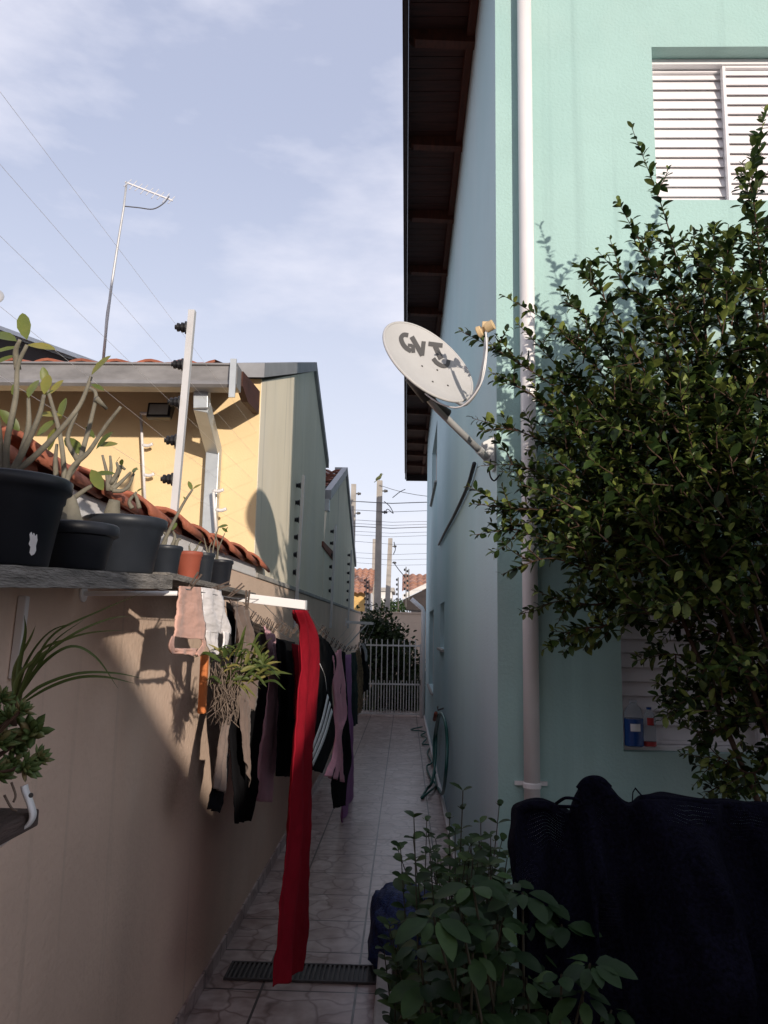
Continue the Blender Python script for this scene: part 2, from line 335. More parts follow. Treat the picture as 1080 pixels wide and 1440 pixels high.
def dup(root, loc, label=None):
    r_ = root.copy(); S.collection.objects.link(r_); r_.location = loc
    if label: r_['label'] = label
    for ch in list(root.children):
        c = ch.copy(); S.collection.objects.link(c); c.parent = r_
        for g in list(ch.children):
            d = g.copy(); S.collection.objects.link(d); d.parent = c
    return r_
def smooth_path(pts, n=6):              # Catmull-Rom through the points
    p = [Vector(q) for q in pts]
    if len(p) < 3: return p
    p = [p[0]*2 - p[1]] + p + [p[-1]*2 - p[-2]]; o = []
    for i in range(1, len(p) - 2):
        for k in range(n):
            t = k/n; a, b, c, d = p[i-1:i+3]
            o.append(.5*((2*b) + (c - a)*t + (2*a - 5*b + 4*c - d)*t*t + (3*b - a - 3*c + d)*t**3))
    o.append(p[-2]); return o
def holed(mb, org, u, v, inw, W, H, holes, depth):
    """a wall face with real openings: org + u*a + v*b, reveals go along inw"""
    org, u, v, inw = map(Vector, (org, u, v, inw))
    us = sorted({0, W, *[h[0] for h in holes], *[h[1] for h in holes]}); vs = sorted({0, H, *[h[2] for h in holes], *[h[3] for h in holes]})
    for i in range(len(us) - 1):
        for j in range(len(vs) - 1):
            cu, cv = (us[i] + us[i+1])/2, (vs[j] + vs[j+1])/2
            if any(h[0] < cu < h[1] and h[2] < cv < h[3] for h in holes): continue
            mb.add([org + u*a + v*b for a, b in ((us[i], vs[j]), (us[i+1], vs[j]), (us[i+1], vs[j+1]), (us[i], vs[j+1]))], [(0, 1, 2, 3)])
    for a0, a1, b0, b1 in holes:
        c = [(a0, b0), (a1, b0), (a1, b1), (a0, b1)]
        for k in range(4):
            p, q = c[k], c[(k+1) % 4]
            mb.add([org + u*p[0] + v*p[1], org + u*q[0] + v*q[1], org + u*q[0] + v*q[1] + inw*depth, org + u*p[0] + v*p[1] + inw*depth], [(0, 1, 2, 3)])
def tile_roof(mb, org, u, v, W, Ln, pitch=.2, row=.36, amp=.045, thick=.05):
    """clay roof: org, u across, v down the slope (unit vectors)"""
    org, u, v = map(Vector, (org, u, v)); n = u.cross(v).normalized()
    if n.z < 0: n = -n
    nu = max(2, int(W/pitch)*6); rows = max(1, int(Ln/row + .5))
    for r_ in range(rows):
        a, b = Ln*r_/rows, Ln*(r_ + 1)/rows + .03; vs = []
        jit = random.uniform(-.006, .006)
        for i in range(nu + 1):
            x = W*i/nu; ph = (x/pitch) % 1; hgt = amp*abs(math.sin(math.pi*ph))*(1 if int(x/pitch) % 1 == 0 else .6) + jit
            vs += [org + u*x + v*a + n*(hgt + .0), org + u*x + v*b + n*(hgt + thick*.7), org + u*x + v*b + n*(hgt + thick*.2)]
        mb.add(vs, [f for i in range(nu) for f in ((i*3, i*3+3, i*3+4, i*3+1), (i*3+1, i*3+4, i*3+5, i*3+2))])
# ================================================================== SETTING
WX, HX, HY = -.94, .41, 3.5                       # boundary wall face, side wall face and back face of the mint house
m = MB(); m.add([(-400, -400, -.03), (400, -400, -.03), (400, 800, -.03), (-400, 800, -.03)], [(0, 1, 2, 3)]); m.build('ground', 'ground', kind='structure')
m = MB(); m.add([(WX, -3.2, 0), (HX, -3.2, 0), (HX, 19, 0), (WX, 19, 0)], [(0, 1, 2, 3)]); m.build('path', 'floor_tile', kind='structure')
m = MB(); m.add([(-60, 19.6, -.02), (60, 19.6, -.02), (60, 27, -.02), (-60, 27, -.02)], [(0, 1, 2, 3)]); m.build('road', 'asphalt', kind='structure')
# planting bed
m = MB()
nx, ny = 30, 30
for j in range(ny + 1):
    for i in range(nx + 1):
        x = -.04 + 4*i/nx; y = .9 + 2.58*j/ny
        m.v.append(V(x, y, .10 + .03*noise.noise(V(x*6, y*6, 0))))
m.f = [(j*(nx+1) + i, j*(nx+1) + i + 1, (j+1)*(nx+1) + i + 1, (j+1)*(nx+1) + i) for j in range(ny) for i in range(nx)]
m.add([(-.04, 3.48, .1), (.40, 3.48, .1), (.40, 4.35, .08), (-.04, 4.35, .08)], [(0, 1, 2, 3)])
m.build('soil_bed', 'soil', kind='structure')
m = MB(); m.box((-.11, .9, -.01), (-.04, 4.42, .14)); m.box((-.04, 4.36, -.01), (.40, 4.42, .14))
m.build('bed_kerb', 'concrete', bevel=.01, kind='structure')
# ------------------------------------------------------------------ boundary wall
bw = thing('boundary_wall', 'long beige rendered boundary wall running down the left of the passage', 'wall', (WX, 6, 0))
m = MB()
ys = [-3.2 + .3*i for i in range(64)]
m.box((WX - .15, -3.2, 0), (WX, 16.2, 2.0)); m.build('wall', 'beige', bw)
m = MB(); m.box((WX - .17, 4.83, 2.003), (WX + .012, 16.2, 2.035)); m.build('coping', 'concrete', bw, bevel=.005)
m = MB(); m.box((WX - .16, -3.2, 2.003), (WX + .004, 4.82, 2.075)); m.build('ledge', 'white_paint', bw, bevel=.006)
m = MB()
k = 0; y = -.7
while y < 4.75:
    ln = .44; rr = .088
    for (ang0, flip) in ((0, 1),):
        vs = []; nn = 10
        for t_ in (0, .5, 1):
            for a in range(nn + 1):
                th = math.pi*a/nn; r2 = rr*(1.05 - .30*t_); jz = .006*math.sin(k*2.3)
                vs.append(V(WX - .055 + math.cos(th)*r2*1.25, y + ln*t_*1.08, 2.065 + math.sin(th)*r2*.85 + jz + .012*(1 - t_)))
        m.add(vs, [(t_*(nn+1) + a, t_*(nn+1) + a + 1, (t_+1)*(nn+1) + a + 1, (t_+1)*(nn+1) + a) for t_ in (0, 1) for a in range(nn)])
    y += ln*.94; k += 1
m.build('capping_tiles', 'clay', bw, smooth=True, solid=.014)
m = MB(); m.box((WX, -3.2, .004), (WX + .012, 15.5, .075)); m.build('skirting', 'floor_tile', bw)
# ------------------------------------------------------------------ mint house
EZ = 5.55
h = thing('mint_house', 'two storey mint green rendered house with dark wooden eaves on the right', 'house', (HX, HY, 0))
HW, HE = 3.6, 15.7
w1 = atY(916, 66, HY); w1b = atY(921, 281, HY); w2b = atY(877, 1057, HY)
W1 = (w1.x - HX, w1.x - HX + 1.25, w1b.z, w1.z); W2 = (w2b.x - HX, w2b.x - HX + 1.25, w2b.z, w2b.z + .74)
m = MB(); holed(m, (HX, HY, 0), (1, 0, 0), (0, 0, 1), (0, 1, 0), HW, 6.0, [W1, W2], .15); m.build('back_wall', 'mint', h)
m = MB(); SW = [(10.6 - HY, 12.7 - HY, 3.75, 4.62), (8.3 - HY, 9.3 - HY, 1.50, 2.0), (11.4 - HY, 13.4 - HY, .80, 2.0)]
holed(m, (HX, HY, 0), (0, 1, 0), (0, 0, 1), (1, 0, 0), HE - HY, 5.66, SW, .10)
m.add([(HX, HE, 0), (HX + HW, HE, 0), (HX + HW, HE, 6.0), (HX, HE, 6.0)], [(0, 1, 2, 3)])
m.add([(HX + HW, HY, 0), (HX + HW, HE, 0), (HX + HW, HE, 6.0), (HX + HW, HY, 6.0)], [(0, 1, 2, 3)])
m.build('side_wall', 'side_light_tone', h)
for i, (a0, a1, b0, b1) in enumerate(SW):
    f = MB(); x = HX + .085
    for q0, q1 in (((a0, b0), (a1, b0 + .035)), ((a0, b1 - .035), (a1, b1)), ((a0, b0 + .035), (a0 + .035, b1 - .035)), ((a1 - .035, b0 + .035), (a1, b1 - .035))):
        f.box((x - .02, HY + q0[0], q0[1]), (x + .03, HY + q1[0], q1[1]))
    wn_ = f.build('window', 'white_paint', h)
    g = MB(); g.box((x + .005, HY + a0 + .035, b0 + .035), (x + .012, HY + a1 - .035, b1 - .035)); g.build('pane', 'lamp_glass', wn_)
    g = MB(); g.box((HX - .035, HY + a0 - .03, b0 - .03), (HX + .062, HY + a1 + .03, b0 - .002)); g.build('sill', 'concrete', wn_, bevel=.004)
def shutter_window(Wd, panes, pitch, outer):
    a0, a1, b0, b1 = Wd; x0, x1 = HX + a0, HX + a1; y = HY + (.118 if outer else .085)
    f = MB(); fw = .03
    f.box((x0, y - .035, b1 - fw), (x1, y + .05, b1)); f.box((x0, y - .035, b0), (x1, y + .05, b0 + .022))
    f.box((x0, y - .035, b0 + .022), (x0 + .012, y + .05, b1 - fw)); f.box((x1 - .012, y - .035, b0 + .022), (x1, y + .05, b1 - fw))
    wn_ = f.build('window', 'shutter', h, bevel=.003)
    n = len(panes)
    for i, (p0, p1, front) in enumerate(panes):
        q = MB(); c = MB(); yy = y - .028 if front else y + .004; st = .016
        X0, X1 = x0 + (x1 - x0)*p0, x0 + (x1 - x0)*p1; Z0, Z1 = b0 + .024, b1 - fw - .003
        q.box((X0, yy, Z0), (X0 + st, yy + .028, Z1)); q.box((X1 - st, yy, Z0), (X1, yy + .028, Z1))
        q.box((X0 + st, yy, Z0), (X1 - st, yy + .028, Z0 + .016)); q.box((X0 + st, yy, Z1 - .012), (X1 - st, yy + .028, Z1))
        sl = MB(); z = Z0 + .017
        while z < Z1 - .014:
            t_ = min(pitch*.93, Z1 - .013 - z)
            sl.prism([(X0 + st + .001, yy + .004, z), (X0 + st + .001, yy + .019, z + t_*1.0), (X0 + st + .001, yy + .024, z + t_), (X0 + st + .001, yy + .010, z)], (X1 - X0 - 2*st - .002, 0, 0))
            z += pitch
        lf = q.build('shutter_leaf', 'shutter', wn_, bevel=.002)
        sl.box((X0 + st + .001, yy + .0255, Z0 + .017), (X1 - st - .001, yy + .0275, Z1 - .013))
        sl.build('slats', 'shutter', wn_)
shutter_window(W1, [(0.006, .325, False), (.305, .66, True), (.65, .994, False)], .0535, True)
shutter_window(W2, [(0.006, .50, False), (.49, .994, True)], .063, False)
# eaves: soffit boards, rafters, fascia, wall plate
OX = -.062
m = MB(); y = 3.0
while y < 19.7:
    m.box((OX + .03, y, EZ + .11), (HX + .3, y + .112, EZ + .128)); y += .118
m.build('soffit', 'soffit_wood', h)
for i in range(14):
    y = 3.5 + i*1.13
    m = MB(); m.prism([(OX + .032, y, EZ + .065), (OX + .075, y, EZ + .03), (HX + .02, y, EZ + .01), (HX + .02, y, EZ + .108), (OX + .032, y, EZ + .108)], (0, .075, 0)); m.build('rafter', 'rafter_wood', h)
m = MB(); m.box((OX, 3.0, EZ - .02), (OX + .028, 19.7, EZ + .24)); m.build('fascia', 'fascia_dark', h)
m = MB(); m.box((OX - .012, 2.98, EZ + .15), (OX - .001, 19.72, EZ + .25)); m.build('drip_edge', 'fascia_dark', h)
for i in range(14):
    y = 3.58 + i*1.13
    m = MB(); m.box((HX - .055, y + .002, EZ + .05), (HX - .004, y + 1.048, EZ + .106)); m.build('wall_plate', 'rafter_wood', h)
m = MB(); m.box((OX + .03, 19.70, EZ - .05), (HX + .3, 19.74, EZ + .24)); m.build('end_board', 'fascia_dark', h)
m = MB(); sv = V(-1, 0, -.28).normalized(); tile_roof(m, (HX + 1.9, 2.95, EZ + .26 + .28*(HX + 1.9 - OX)), (0, 1, 0), sv, 16.75, (HX + 1.82 - OX)/abs(sv.x)); m.build('roof', 'clay_dark', h)
m = MB(); m.prism([(OX + .03, 3.0, EZ + .24), (HX + 1.9, 3.0, EZ + .24 + .28*(HX + 1.9 - OX) - .04), (HX + 1.9, 3.0, EZ + .2), (OX + .03, 3.0, EZ + .2)], (0, 16.65, 0)); m.build('roof_deck', 'soffit_wood', h)
# downpipe on the back wall
pa, pb = atY(738, 20, HY - .05), atY(748, 1100, HY - .05)
m = MB(); px_ = (pa.x + pb.x)/2
m.tube([(px_, HY - .042, .05), (px_, HY - .042, 5.5)], .035, 20); dp = m.build('downpipe', 'pvc', h, smooth=True)
m = MB(); zc = atY(748, 1102, HY).z; m.lathe((px_, HY - .042, zc - .012), [(.0365, 0), (.039, .004), (.039, .022), (.0365, .026)], 20); m.box((px_ - .07, HY - .016, zc - .005), (px_ + .07, HY - .004, zc + .012)); m.build('pipe_clamp', 'pvc', dp)
m = MB(); m.lathe((px_, HY - .042, 2.02), [(.036, 0), (.039, .006), (.039, .06), (.036, .066)], 20); m.build('pipe_socket', 'pvc', dp, smooth=True)
# white conduit along the foot of the side wall and at the far corner
m = MB(); m.tube([(HX - .022, 4.5, .05), (HX - .022, 15.6, .05)], .019, 10); m.build('floor_conduit', 'pvc', h, smooth=True)
m = MB(); m.tube([(HX - .055, 15.5, .0), (HX - .055, 15.5, 2.05), (HX - .09, 15.5, 2.12), (HX - .30, 15.5, 2.30)], .042, 12); m.build('corner_pipe', 'pvc', h, smooth=True)
# ------------------------------------------------------------------ yellow neighbour
NX, NY = -.958, 4.85
nh = thing('yellow_house', 'yellow rendered neighbour house with grey gabled side wall and metal gutter', 'house', (NX, NY, 0))
m = MB(); m.box((-7.5, NY, 0), (NX - .004, NY + .15, 3.30)); m.build('front_wall', 'yellow', nh)
g0 = atX(365, 526, NX); g1 = atX(441, 522, NX); g2 = atX(452, 640, NX)
prof = [(NY + .004, 2.036), (8.9, 2.036), (8.9, g2.z), (g1.y, g1.z), (NY + .004, g0.z - .02)]
m = MB(); m.prism([(NX, a, b) for a, b in prof], (-.14, 0, 0)); m.build('side_wall', 'grey_plaster', nh)
m = MB(); c = .095
m.prism([(NX + .03, NY - .08, g0.z - .02), (NX + .03, g1.y, g1.z + .003), (NX + .03, g1.y, g1.z + c), (NX + .03, NY - .08, g0.z - .02 + c)], (-.22, 0, 0))
m.prism([(NX + .03, g1.y + .002, g1.z + .003), (NX + .03, 8.95, g2.z - .03), (NX + .03, 8.95, g2.z + .06), (NX + .03, g1.y + .002, g1.z + c)], (-.22, 0, 0))
m.build('parapet_cap', 'capping_metal', nh)
# roof rising away from the camera
sl = (g1.z - g0.z)/(g1.y - NY)*.84
GZ = atY(330, 536, 4.33).z
m = MB(); vv = V(0, -1, -sl).normalized(); tile_roof(m, (-7.6, g1.y, GZ + .07 + sl*(g1.y - 4.3)), (1, 0, 0), vv, 7.6 + NX - .16, (g1.y - 4.3)/abs(vv.y), amp=.03, thick=.03); m.build('roof', 'clay', nh)
m = MB(); m.prism([(-7.6, 4.36, GZ - .02), (-7.6, 4.36, GZ + .06), (-7.6, g1.y, GZ + .06 + sl*(g1.y - 4.36)), (-7.6, g1.y, GZ - .02 + sl*(g1.y - 4.36))], (7.6 + NX - .145, 0, 0)); m.build('eave_boards', 'rafter_wood', nh)
gl, gr = -7.6, atY(336, 545, 4.28).x
m = MB(); gy = 4.30; g_ = [(gy - .10, GZ + .065), (gy - .10, GZ + .055), (gy - .085, GZ + .05), (gy - .075, GZ - .03), (gy - .085, GZ - .055), (gy - .07, GZ - .07), (gy + .03, GZ - .07), (gy + .03, GZ + .065)]
m.prism([(gl, a, b) for a, b in g_], (gr - gl, 0, 0)); gt = m.build('gutter', 'gutter_metal', nh)
m = MB(); m.box((gr - .035, gy - .115, GZ - .14), (gr + .0, gy - .103, GZ + .085)); m.build('gutter_strap', 'zinc', gt)
m = MB(); m.prism([(gr - .03, gy + .032, GZ - .03), (gr - .03, gy + .2, GZ - .075), (gr - .03, NY - .005, GZ - .05), (gr - .03, NY - .005, GZ + .1), (gr - .03, gy + .032, GZ + .06)], (.04, 0, 0)); m.build('barge_board', 'rafter_wood', nh)
m = MB()   # metal downpipe with an offset
d0, d1 = atY(284, 552, 4.36), atY(284, 576, 4.36); d2 = atY(301, 632, NY - .05); d3 = atY(296, 765, NY - .05)
m.beam(d0 + V(0, 0, .03), d1, .085, .07, (0, 1, 0)); m.beam(d1 + V(0, 0, .02), d2 + V(0, 0, -.01), .085, .07, (0, 1, 0)); m.beam(d2 + V(0, 0, .01), V(d2.x, d3.y, d3.z - .3), .085, .07, (0, 1, 0))
m.build('downpipe', 'zinc', nh, bevel=.004)
# floodlight under the neighbour's eaves
c = atY(228, 580, 4.66)
fl = thing('floodlight', 'black floodlight under the eaves of the yellow house', 'lamp', c)
m = MB(); m.prism([c + V(-.075, -.05, .05), c + V(-.075, -.075, -.05), c + V(-.075, -.03, -.06), c + V(-.075, .03, .045)], (.15, 0, 0)); m.build('housing', 'lamp_black', fl, bevel=.006)
m = MB(); m.prism([c + V(-.058, -.0635, .034), c + V(-.058, -.0785, -.034), c + V(-.058, -.0765, -.0345), c + V(-.058, -.0615, .0335)], (.116, 0, 0)); m.build('lens', 'lamp_glass', fl)
m = MB(); m.beam(c + V(0, .0, .03), V(c.x, NY, c.z + .09), .03, .03); m.build('arm', 'lamp_black', fl)
def hook_rod(p0, p1, hooks, label):
    t = thing('bracket_rod', label, 'bracket', (p1.x, p1.y, p1.z))
    m = MB(); m.tube([p0, p1], .009, 8); m.build('rod', 'white_paint', t, smooth=True)
    for hk in hooks:
        m = MB(); m.tube(smooth_path([hk, hk + V(.035, -.005, -.004), hk + V(.065, -.01, .006)], 4), .011, 8); m.build('hook', 'white_paint', t, smooth=True)
rp = [atY(x, y, 4.79) for x, y in ((198, 580), (204, 705), (201, 626), (203, 668), (198, 581))]
hook_rod(rp[0], rp[1], rp[2:], 'white rod with short hooks on the yellow wall beside the floodlight')
rp = [atY(x, y, 4.70) for x, y in ((300, 690), (304, 748), (300, 690), (304, 717))]
hook_rod(rp[0], rp[1], rp[2:], 'short white rod with two hooks beside the grey metal downpipe')
# dark roof of the house beyond, top left
b = thing('far_gable_roof', 'dark tiled gable roof rising behind the yellow house gutter', 'house', atY(-60, 600, 8.6))
m = MB(); a0, a1 = atY(132, 517, 8.4), atY(-110, 428, 8.4)
m.prism([a0, a1, a1 + V(0, 0, -.9), V(a0.x, a0.y, a1.z - .9)], (0, .1, 0)); m.build('gable', 'fascia_dark', b)
m = MB(); m.prism([a0 + V(.1, -.12, -.02), a1 + V(0, -.12, .016), a1 + V(0, -.12, .06), a0 + V(.1, -.12, .03)], (0, 1.6, 0)); m.build('verge', 'zinc', b)
# ------------------------------------------------------------------ second neighbour
sh = thing('grey_house', 'further grey gabled house with red tiled roof beyond the yellow house', 'house', (NX, 11, 0))
q0, q1, q2 = atX(462, 697, NX), atX(486, 666, NX), atX(497, 782, NX)
m = MB(); m.prism([(NX - .001, y, z) for y, z in ((8.96, 2.036), (q2.y + .4, 2.036), (q2.y + .4, q2.z - .15), (q1.y, q1.z - .02), (q0.y, q0.z - .05), (8.96, q0.z - .55))], (-.14, 0, 0)); m.build('side_wall', 'grey_plaster', sh)
m = MB()
m.prism([(NX + .03, q0.y, q0.z - .05), (NX + .03, q1.y, q1.z - .015), (NX + .03, q1.y, q1.z + .1), (NX + .03, q0.y, q0.z + .07)], (-.08, 0, 0))
m.prism([(NX + .03, q1.y + .002, q1.z - .015), (NX + .03, q2.y + .45, q2.z - .16), (NX + .03, q2.y + .45, q2.z - .06), (NX + .03, q1.y + .002, q1.z + .1)], (-.2, 0, 0)); m.build('parapet_cap', 'capping_metal', sh)
sl2 = (q1.z - q0.z)/(q1.y - q0.y)
m = MB(); vv = V(0, -1, -sl2).normalized(); tile_roof(m, (NX - 6, q1.y, q1.z + .02), (1, 0, 0), vv, 5.94, (q1.y - q0.y + .15)/abs(vv.y)); m.build('roof', 'clay_dark', sh)
m = MB(); m.prism([(NX - 6, q0.y - .1, q0.z - .10), (NX - 6, q0.y - .1, q0.z - .06), (NX - 6, q1.y, q1.z), (NX - 6, q1.y, q1.z - .05)], (5.9, 0, 0)); m.build('roof_deck', 'fascia_dark', sh)
m = MB(); m.box((NX - 6, q0.y + .3, 0), (NX - .15, q0.y + .45, q0.z)); m.build('front_wall', 'white_far', sh)
m = MB(); m.box((NX - 1.5, q0.y - .12, q0.z - .20), (NX + .02, q0.y + .02, q0.z - .06)); m.build('gutter', 'zinc', sh)
m = MB(); r0, r1 = atX(455, 761, NX + .02), atX(470, 777, NX + .02); m.prism([r0, r1, r1 + V(0, 0, -.10), r0 + V(0, 0, -.06)], (-.2, 0, 0)); m.build('tile_strip', 'clay_dark', sh)
# ------------------------------------------------------------------ electric fence
posts = [(3.17, 3.05, (267, 425), (243, 745)), (6.55, 3.0, None, None), (9.65, 2.99, None, None), (12.6, 2.97, None, None)]
PXs = WX - .07
wire_pts = [[] for _ in range(6)]
plabels = ['tall nearest electric fence post beside the potted plants', 'electric fence post against the grey wall of the yellow house', 'slim electric fence post where the two grey houses meet', 'farthest electric fence post before the gate']
for i, (py_, top, a, b2) in enumerate(posts):
    bx = PXs + .06
    p0 = V(bx - (.022 if i == 0 else 0), py_, 1.70 if i else 2.08); p1 = V(bx + (.008 if i == 0 else .03), py_, top)
    if i: p0.x = WX + .016; p1.x = WX + .045
    t = thing('fence_post', plabels[i], 'fence post', p0, 'electric fence posts on the boundary wall')
    m = MB(); m.beam(p0, p1, .028, .028, (0, 1, 0)); m.build('post', 'steel_post', t)
    for k in range(6):
        f = .92 - k*(.165 if i else .172)
        if i: f = 1 - (.07 + k*.115)
        pp = p0.lerp(p1, f); ax = V(-1, -.12, 0)
        m = MB(); m.lathe(pp + V(-.018, 0, 0), [(.028, 0), (.028, .006), (.018, .008), (.022, .014), (.022, .022), (.014, .026), (.019, .032), (.019, .040), (.010, .044), (.010, .05)], 14, ax)
        m.build('insulator', 'insulator', t)
        wire_pts[k].append(pp + V(-.055, 0, 0))
ords = ['topmost', 'second highest', 'third highest', 'third lowest', 'second lowest', 'lowest']
for k in range(6):
    q = wire_pts[k][0]; start = V(q.x - .02, -1.2, q.z + .02)
    m = MB(); m.tube([start] + wire_pts[k], .00055, 5); m.build('fence_wire', 'wire', label=f'{ords[k]} thin electric fence wire strung between the posts', cat='wire', group='electric fence wires')
# ------------------------------------------------------------------ tv antenna
AY = 7.6; A = lambda x, y: atY(x, y, AY)
t = thing('tv_antenna', 'thin television antenna on a tall bent mast above the yellow house', 'antenna', A(144, 520))
m = MB(); m.tube([A(144, 520), A(150, 455), A(157, 400), A(167, 335), A(174, 292), A(178, 256)], [.016, .016, .015, .013, .012, .012], 8); m.build('mast', 'mast_grey', t, smooth=True)
b0, b1 = A(176, 256), A(239, 275) + V(0, .1, 0)
m = MB(); m.beam(b0, b1, .014, .014); m.build('boom', 'steel_post', t)
for k in range(9):
    c = b0.lerp(b1, .05 + .115*k); m = MB(); ln = .075 + .012*(k % 2)
    m.tube([c + V(-.012, -.06, -ln), c + V(.014, .06, ln)], .005, 5); m.build('element', 'steel_post', t)
m = MB(); m.tube(smooth_path([A(175, 290), A(195, 292), A(215, 294), A(230, 286), A(238, 276)], 5), .006, 6); m.build('cable', 'cable', t, smooth=True)
m = MB(); m.tube(smooth_path([A(174, 292), A(166, 340), A(158.5, 395), A(150, 440), A(146, 490)], 5), .006, 6); m.build('feeder', 'cable', t, smooth=True)
t = thing('small_dish', 'small white dish cut by the left picture edge above the roofs', 'satellite dish', atY(-14, 470, 8.2))
c = atY(-9, 413, 8.2); m = MB(); m.lathe(c, [(.004, .0), (.07, -.012), (.105, -.034), (.107, -.038), (.07, -.02), (.004, -.008)], 24, (.35, -.9, .3), cap=False); m.build('reflector', 'mast_grey', t, smooth=True)
m = MB(); m.tube([c + V(0, .03, 0), atY(-14, 470, 8.24), atY(-14, 520, 8.24)], .014, 6); m.build('mast', 'mast_grey', t, smooth=True)
# ------------------------------------------------------------------ satellite dish
DC = atY(604, 507, 3.15); fw = ray(604, 507).normalized()
im_r = ROT @ V(1, 0, 0); im_u = ROT @ V(0, 1, 0)
ca = .42; sa = math.sqrt(1 - ca*ca)
e1 = (im_r*.77 - im_u*.64); e1 = (e1 - fw*e1.dot(fw)).normalized()
pdir = (im_r*.64 + im_u*.77); pdir = (pdir - fw*pdir.dot(fw)); pdir = (pdir - e1*pdir.dot(e1)).normalized()
nrm = (-fw*ca + pdir*sa).normalized(); e2 = (pdir*ca + fw*sa).normalized()
Ra, Rb, Dp = .226, .246, .034
def dishp(u, v, off=0):
    rr = (u/Ra)**2 + (v/Rb)**2
    return DC + e1*u + e2*v + nrm*(-Dp*(1 - rr) + off)
t = thing('satellite_dish', 'grey satellite dish with dark lettering mounted on the mint house corner', 'satellite dish', atY(690, 650, 3.46))
m = MB(); nr, na = 12, 56; vs = [dishp(0, 0)]
for i in range(1, nr + 1):
    for k in range(na): th = 2*math.pi*k/na; vs.append(dishp(Ra*i/nr*math.cos(th), Rb*i/nr*math.sin(th)))
fs = [(0, 1 + k, 1 + (k+1) % na) for k in range(na)] + [(1 + (i-1)*na + k, 1 + i*na + k, 1 + i*na + (k+1) % na, 1 + (i-1)*na + (k+1) % na) for i in range(1, nr) for k in range(na)]
o = m.add(vs, fs); m.add([p - nrm*.006 for p in vs], [f[::-1] for f in fs])
rim = [dishp(Ra*math.cos(2*math.pi*k/na), Rb*math.sin(2*math.pi*k/na), -.003) for k in range(na + 1)]
m.tube(rim, .006, 8, cap=False); m.build('reflector', 'dish_grey', t, smooth=True)
def zp(x, y): return (520 + x/4.5, 400 + y/4.5)
def to_dish(x, y):
    d = ray(*zp(x, y)); h_ = -Dp
    for _ in range(8):
        q = EYE + d*((DC + nrm*h_ - EYE).dot(nrm)/d.dot(nrm)) - DC; h_ = -Dp*(1 - (q.dot(e1)/Ra)**2 - (q.dot(e2)/Rb)**2)
    return q.dot(e1), q.dot(e2)
m = MB(); off = .0012
def stroke(pts, wd):
    global off
    pts = [Vector((a, b, 0)) for a, b in pts]
    P2 = smooth_path(pts, 5) if len(pts) > 2 else [pts[0].lerp(pts[1], k/6) for k in range(7)]
    vs = []
    for i, p in enumerate(P2):
        tt = (P2[min(i+1, len(P2)-1)] - P2[max(i-1, 0)]).normalized(); s_ = V(-tt.y, tt.x, 0)*wd*.60
        for q in (p - s_, p + s_): vs.append(dishp(*to_dish(q.x, q.y), off))
    m.add(vs, [(2*i, 2*i+1, 2*i+3, 2*i+2) for i in range(len(P2) - 1)]); off += .00025
stroke([(243, 323), (214, 320), (198, 340), (206, 372), (228, 402), (262, 424)], 24)
stroke([(240, 385), (268, 388)], 17); stroke([(271, 382), (275, 434)], 20)
stroke([(264, 332), (332, 452)], 25); stroke([(340, 362), (330, 452)], 22)
stroke([(370, 377), (460, 388)], 24); stroke([(412, 392), (450, 474)], 26)
stroke([(400, 470), (425, 500), (462, 518), (488, 512), (497, 480)], 21)
m.build('lettering', 'letter_grey', t)
for x, y in ((330, 518), (426, 543), (397, 617), (493, 641)):
    m = MB(); u, v = to_dish(x, y); m.lathe(dishp(u, v, -.001), [(.0045, 0), (.0045, .004), (.002, .0055)], 10, nrm); m.build('bolt', 'iron_dark', t)
LN = atY(683, 464, 3.02)
m = MB(); arm = smooth_path([dishp(.19, -.11, -.01), atY(655, 568, 3.10), atY(672, 545, 3.05), atY(681, 510, 3.03), atY(684, 475, 3.02)], 6)
m.tube(arm, .009, 8); m.build('feed_arm', 'mast_grey', t, smooth=True)
m = MB(); m.tube(smooth_path([LN, atY(684, 500, 3.0), atY(676, 540, 3.02), atY(650, 571, 3.08), atY(620, 568, 3.14), atY(588, 545, 3.2), atY(581, 530, 3.24)], 6), .0035, 6); m.build('cable', 'pvc', t, smooth=True)
m = MB(); ax = (DC - LN).normalized(); m.lathe(LN + V(.006, 0, .01), [(.008, -.03), (.021, -.028), (.021, .004), (.012, .01), (.012, .022), (.022, .026), (.025, .040), (.021, .044)], 18, ax); m.box(LN + V(-.014, -.012, .008), LN + V(.022, .016, .032)); m.build('receiver', 'lnb', t)
m = MB(); ms = [dishp(-.0, -.06, -.055), atY(615, 575, 3.25), atY(640, 600, 3.33), atY(673, 632, 3.42)]
m.tube(ms, .0155, 12); m.build('mast', 'mast_grey', t, smooth=True)
m = MB(); m.tube([atY(599, 553, 3.21), atY(611, 569, 3.245), atY(630, 582, 3.29)], .021, 12); m.tube([dishp(-.02, -.06, -.05), atY(602, 560, 3.22)], .03, 8); m.build('collar', 'iron_dark', t, smooth=True)
mp_ = atX(691, 640, HX - .012)
m = MB(); m.box((HX - .012, 3.53, mp_.z - .085), (HX - .002, 3.61, mp_.z + .075)); m.tube([ms[-1], V(HX - .03, 3.55, ms[-1].z - .02)], .019, 10); m.prism([V(HX - .06, 3.5, mp_.z - .055), V(HX - .013, 3.5, mp_.z - .075), V(HX - .013, 3.5, mp_.z + .06), V(HX - .07, 3.5, mp_.z + .03)], (0, .022, 0)); m.build('wall_mount', 'mast_grey', t, smooth=False)
m = MB(); m.tube(smooth_path([V(HX - .03, 3.49, mp_.z - .05), V(HX - .035, 3.48, mp_.z - .12), V(HX - .015, 3.485, mp_.z - .15), V(HX + .012, 3.488, mp_.z - .12)], 5), .004, 6); m.build('loose_cable', 'rubber_black', t, smooth=True)
